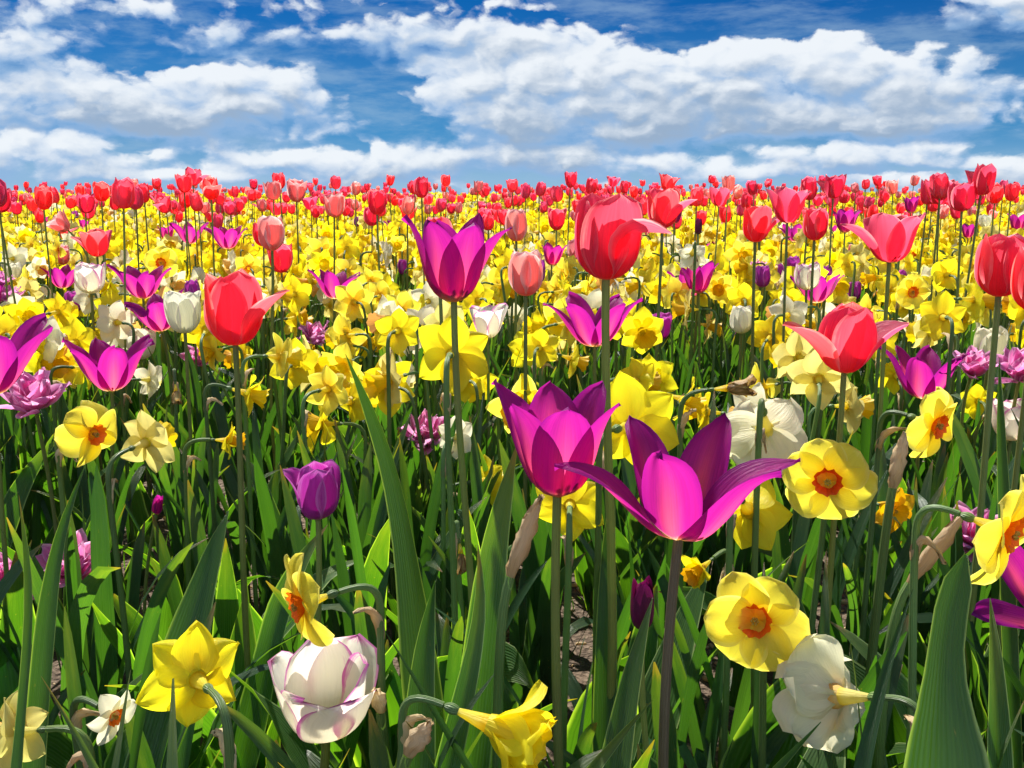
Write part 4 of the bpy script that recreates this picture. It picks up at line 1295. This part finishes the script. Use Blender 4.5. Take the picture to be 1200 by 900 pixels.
xs, ys = field_points(FIELD0, FIELD1, DENS, rgM)
order = np.argsort(ys)
xs, ys = xs[order], ys[order]
FAR = []                                   # what is left for the uncountable far daffodils
n_y = n_w = n_l = 0
kept = []
for x, y in zip(xs, ys):
    if y < 3.2 and any((x - a) ** 2 + (y - b) ** 2 < .05 ** 2 for a, b in kept[-160:]):
        continue
    if y < 1.75 and rgM.random() > (y - 1.12) / .45:
        continue
    h = float(np.clip(rgM.normal(.415, .04), .31, .50))
    g = rgM.random()
    patch = math.sin(2.2 * x + 1.1) * math.sin(1.7 * y + .6)
    kind = 'white' if g < (.13 + .14 * max(patch, 0) if y < 4.0 else .06) else ('lemon' if g > .93 else 'yellow')
    fc = pick_facing(rgM)
    inview = abs(x) < .525 * y + .06
    P = np.array([x, y, float(ground_z(x, y)) + h])
    if y < 4.0 and blocked(P, .08):
        continue
    kept.append((x, y))
    if inview and n_y + n_w + n_l < 292 - 48:
        mid_daff(kind, float(x), float(y), h, fc, rgM)
        n_y += 1
        LAST_Y = y
    else:
        FAR.append((x, y, h, fc, kind))

# tulips dotted through the daffodils
xs, ys = field_points(1.5, 3.3, 8.0, rgM, .1)
for x, y in sorted(zip(xs, ys), key=lambda q: q[1]):
    g = rgM.random()
    kind = 'purple' if g < .30 else 'violet' if g < .48 else 'cream' if g < .74 else 'mauve'
    P = np.array([x, y, float(ground_z(x, y)) + rgM.normal(.43, .03)])
    if blocked(P, .07) or abs(x) > .525 * y + .1:
        continue
    mid_tulip(kind, P, T_INFO[kind][1] * rgM.uniform(.85, 1.1), rgM)
xs, ys = field_points(2.0, 7.0, 3.6, rgM, .2)
n_t = 0
TF = []
for x, y in sorted(zip(xs, ys), key=lambda q: q[1]):
    g = rgM.random()
    kind = 'red' if g < .40 else 'rose' if g < .54 else 'pink' if g < .66 else 'purple' if g < .80 else 'violet' if g < .90 else 'cream'
    h = rgM.normal(.50, .035) if kind in ('red', 'rose') else rgM.normal(.44, .04)
    if kind in ('red', 'rose') and y > 3:
        h = rgM.normal(.56, .04)
    P = np.array([x, y, float(ground_z(x, y)) + h])
    if blocked(P, .07):
        continue
    if abs(x) < .525 * y + .1 and n_t < 120:
        mid_tulip(kind, P, T_INFO[kind][1] * rgM.uniform(.85, 1.1), rgM, full=y < 4)
        n_t += 1
# red rows against the sky
xs, ys = field_points(4.0, 13.5, 3.4, rgM, .3)
n_r = 0
for x, y in sorted(zip(xs, ys), key=lambda q: q[1]):
    if abs(x) > .53 * y + .1 or n_r > 190:
        continue
    P = np.array([x, y, float(ground_z(x, y)) + rgM.normal(.56, .025) - (.025 if y > 8 else 0)])
    if blocked(P, .06):
        continue
    kd = 'red' if rgM.random() < .6 else ('rose' if rgM.random() < .7 else 'pink')
    mid_tulip(kd, P, T_INFO[kd][1] * rgM.uniform(.85, 1.15), rgM, full=False)
    n_r += 1

# ---- labels of the field flowers: what they look like and which landmark they are by
from collections import defaultdict
lab = []
for (t, word, px, py, s, dep, nm) in MIDS:
    best, bd = None, 1e9
    for (lx, ly, ph) in LAND:
        dd = math.hypot(px - lx, (py - ly) * 1.2)
        if dd < bd:
            best, bd = (lx, ly, ph), dd
    if py < 246 and 'tulip' in nm:
        zone = 'against the sky'
    elif py < 265:
        zone = 'in the far rows'
    else:
        zone = ''
    if zone:
        side = ['at the left end', 'left of centre', 'near the middle', 'right of centre', 'at the right end'][int(np.clip(px // 240, 0, 4))]
        size = 'larger' if s > 22 else ('small' if s > 12 else 'tiny')
        L_ = f'{size} {word} {zone}, {side}'
    else:
        lx, ly, ph = best
        if abs(px - lx) > abs(py - ly) * 1.1:
            rel = 'left of' if px < lx else 'right of'
        else:
            rel = 'above' if py < ly else 'below'
        far_ = '' if bd < 90 else 'well '
        L_ = f'{word} {far_}{rel} {ph}'
    lab.append(L_)
groups = defaultdict(list)
for i, L_ in enumerate(lab):
    groups[L_].append(i)
ORD = ['leftmost', 'second from left', 'third from left', 'fourth from left', 'fifth from left', 'sixth from left']
for L_, ids in groups.items():
    ids.sort(key=lambda i: MIDS[i][2])
    for k, i in enumerate(ids):
        t = MIDS[i][0]
        if len(ids) == 1:
            t['label'] = L_
        elif len(ids) == 2:
            t['label'] = f"{L_}, {'left' if k == 0 else 'right'} one"
        elif len(ids) <= 6 and len((L_ + ORD[k]).split()) <= 16:
            t['label'] = f'{L_}, {"rightmost" if k == len(ids) - 1 else ORD[k]}'
        else:
            t['label'] = L_
for o in COL.objects:
    if o.parent is None and o.get('label') and len(o['label'].split()) > 16:
        o['label'] = ' '.join(o['label'].split()[:16]).rstrip(',')
# ------------------------------------------------------------------ the daffodils beyond counting
def stuff(name, mb, label):
    o = link(name, mb.mesh(name))
    o['kind'] = 'stuff'
    o['label'] = label
    return o


rgS = jitter_rng(1234)


def low_daff(kd, k, nu, nv, ns, cnv, stem_n):
    pm, co, cm, pit, rf = D_KIND[kd][k]
    el_ = R(pit)
    rg = jitter_rng(500 + k)
    s = .082
    Fm = frame(np.array([math.cos(el_), 0, math.sin(el_)]), rg.uniform(0, 1))
    mb = MB()
    for Pg in daff_petals(rg, nu, nv, rf):
        mb.grid((Pg * s) @ Fm.T + np.array([0, 0, .42]), pm)
    mb.grid((corona_grid(co, rg, ns, cnv) * s) @ Fm.T + np.array([0, 0, .42]), cm)
    pth, foot = daff_stem_local(el_, .42, s, 8)
    mb.grid(tube(pth, np.linspace(.0034, .0026, len(pth)), stem_n), 'dstem')
    return mb.arrays()


far_mb = MB()
FA = np.array([(x, y, h, f) for x, y, h, f, k in FAR])
FK = np.array([k for *_, k in FAR])
for (ya, yb, nu, nv, ns, cnv, sn) in ((0, 5, 5, 6, 15, 4, 4), (5, 99, 3, 4, 9, 3, 3)):
    for kd in D_KIND:
        for k in range(len(D_KIND[kd])):
            proto = low_daff(kd, k, nu, nv, ns, cnv, sn)
            sel = np.where((FK == kd) & (FA[:, 1] >= ya) & (FA[:, 1] < yb) & (np.arange(len(FA)) % len(D_KIND[kd]) == k))[0]
            if not len(sel):
                continue
            x, y, h, f = FA[sel].T
            a = np.radians(f)
            rz = np.arctan2(-np.cos(a), np.sin(a))
            c, s = np.cos(rz), np.sin(rz)
            sc_ = rgS.uniform(1.0, 1.32, len(sel))
            zz = h / .42
            Rm = np.zeros((len(sel), 3, 3))
            Rm[:, 0, 0], Rm[:, 0, 1], Rm[:, 1, 0], Rm[:, 1, 1], Rm[:, 2, 2] = c * sc_, -s * sc_, s * sc_, c * sc_, sc_
            T_ = np.stack([x, y, ground_z(x, y) + h - .42 * sc_], 1)
            instances_to_mb(far_mb, proto, Rm, T_, rgS.uniform(0, 1, len(sel)))
stuff('distant_daffodils', far_mb, 'sea of yellow and white daffodils too many to count, up to the crest of the field')

# ------------------------------------------------------------------ the far red tulips beyond counting
red_mb = MB()
for k, (fm, mt) in enumerate([('egg', 'red'), ('goblet', 'red'), ('egg', 'pinkred'), ('goblet', 'pinkred'), ('egg', 'pink')]):
    rg = jitter_rng(800 + k)
    mb = MB()
    for Pg in tulip_petals(fm, rg, 5, 6):
        mb.grid(Pg * .066 + np.array([0, 0, .55]), mt)
    mb.grid(tube(np.array([[0, 0, 0], [.004, .002, .28], [0, 0, .552]]), [.0027] * 3, 4), 'tstem')
    proto = mb.arrays()
    x, y = field_points(5.0, 14.4, 1.1 if k < 2 else .8, rgS, .4)
    n_ = len(x)
    a = rgS.uniform(0, 6.28, n_)
    q = rgS.uniform(.85, 1.2, n_)
    Rm = np.zeros((n_, 3, 3))
    Rm[:, 0, 0], Rm[:, 0, 1], Rm[:, 1, 0], Rm[:, 1, 1], Rm[:, 2, 2] = np.cos(a) * q, -np.sin(a) * q, np.sin(a) * q, np.cos(a) * q, q
    Rm[:, 0, 2], Rm[:, 1, 2] = rgS.normal(0, .05, n_), rgS.normal(0, .05, n_)
    zt = ground_z(x, y) + rgS.normal(.545, .03, n_)
    instances_to_mb(red_mb, proto, Rm, np.stack([x, y, zt - .55 * q], 1), rgS.uniform(0, 1, n_))
stuff('distant_red_tulips', red_mb, 'band of far red and pink tulips along the crest, too many to count')

# ------------------------------------------------------------------ leaves beneath the flowers
leaf_mb = MB()
# openings where the soil shows through
BARE = [(-.255, 1.02, .06, .11), (-.24, 1.40, .035, .10)]


def spread_leaves(y0, y1, dens, L, Wd, kind, nu, nv, bend, e0, margin=.5, clump=0):
    x, y = field_points(y0, y1, dens, rgS, margin)
    keep = np.ones(len(x), bool)
    for (bx_, by_, rx_, ry_) in BARE:
        keep &= ((x - bx_) / rx_) ** 2 + ((y - by_) / ry_) ** 2 > 1
    x, y = x[keep], y[keep]
    n_ = len(x)
    if clump:
        cx, cy = x.copy(), y.copy()
        x = np.repeat(cx, clump) + rgS.normal(0, .014, n_ * clump)
        y = np.repeat(cy, clump) + rgS.normal(0, .014, n_ * clump)
        n_ = len(x)
    base = np.stack([x, y, ground_z(x, y) - .004], 1)
    Lr = L * rgS.uniform(.62, 1.12, n_)
    P = leaf_batch(base, rgS.uniform(0, 6.28, n_), Lr, Wd * rgS.uniform(.65, 1.25, n_), np.radians(rgS.normal(e0, 7, n_)), np.radians(np.where(rgS.random(n_) < .12, rgS.uniform(60, 125, n_), np.abs(rgS.normal(0, bend, n_)))),
                   rgS.normal(0, .7, n_), rgS.uniform(.05, .35, n_), np.abs(rgS.normal(0, .06 if kind == 'strap' else .14, n_)), kind, nu, nv, rgS)
    batch_to_mb(leaf_mb, P, 'dleaf' if kind == 'strap' else 'tleaf', rgS.uniform(0, 1, n_))


spread_leaves(.50, 1.0, 38, .31, .022, 'strap', 5, 12, 34, 81, .35, 5)
spread_leaves(1.0, 2.2, 52, .38, .020, 'strap', 3, 10, 28, 82, .45, 5)
spread_leaves(2.2, 5.0, 40, .38, .016, 'strap', 3, 7, 24, 82, .5, 5)
spread_leaves(5.0, 14.8, 22, .37, .018, 'strap', 2, 5, 22, 82, .6, 5)
spread_leaves(.55, 1.3, 84, .30, .064, 'broad', 5, 13, 48, 78, .35)
spread_leaves(1.3, 3.2, 60, .32, .056, 'broad', 5, 10, 46, 77, .4)
stuff('undergrowth_leaves', leaf_mb, 'dense green strap leaves filling the bed beneath the flowers')

# grassy weeds and bark crumbs on the soil
weed_mb = MB()
x, y = field_points(.6, 2.2, 420, rgS, .2)
base = np.stack([x, y, ground_z(x, y) - .002], 1)
P = leaf_batch(base, rgS.uniform(0, 6.28, len(x)), rgS.uniform(.02, .06, len(x)), .0022, np.radians(rgS.normal(60, 18, len(x))), np.radians(rgS.uniform(0, 80, len(x))), 0, .2, 0, 'strap', 3, 5, rgS)
batch_to_mb(weed_mb, P, 'tleaf', rgS.uniform(0, 1, len(x)))
stuff('grass', weed_mb, 'fine weeds sprouting from the soil')
crumb_mb = MB()
x, y = field_points(.6, 2.0, 900, rgS, .2)
n_ = len(x)
ch = tube(np.array([[0, -.5, 0], [0, -.3, .05], [0, .3, .05], [0, .5, 0]]), np.array([.08, .24, .22, .05]), 5, .6)
mbc = MB()
mbc.grid(ch, 'papery')
pr = mbc.arrays()
ang = rgS.uniform(0, 6.28, n_)
ln = rgS.uniform(.004, .022, n_)
Rm = np.zeros((n_, 3, 3))
Rm[:, 0, 0], Rm[:, 0, 1], Rm[:, 1, 0], Rm[:, 1, 1], Rm[:, 2, 2] = np.cos(ang) * ln, -np.sin(ang) * ln, np.sin(ang) * ln, np.cos(ang) * ln, ln
Rm[:, 2, 1] = rgS.normal(0, .3, n_) * ln
instances_to_mb(crumb_mb, pr, Rm, np.stack([x, y, ground_z(x, y) + .001], 1), rgS.uniform(0, 1, n_))
stuff('bark_mulch_litter', crumb_mb, 'brown bark crumbs and dry bits on the soil')
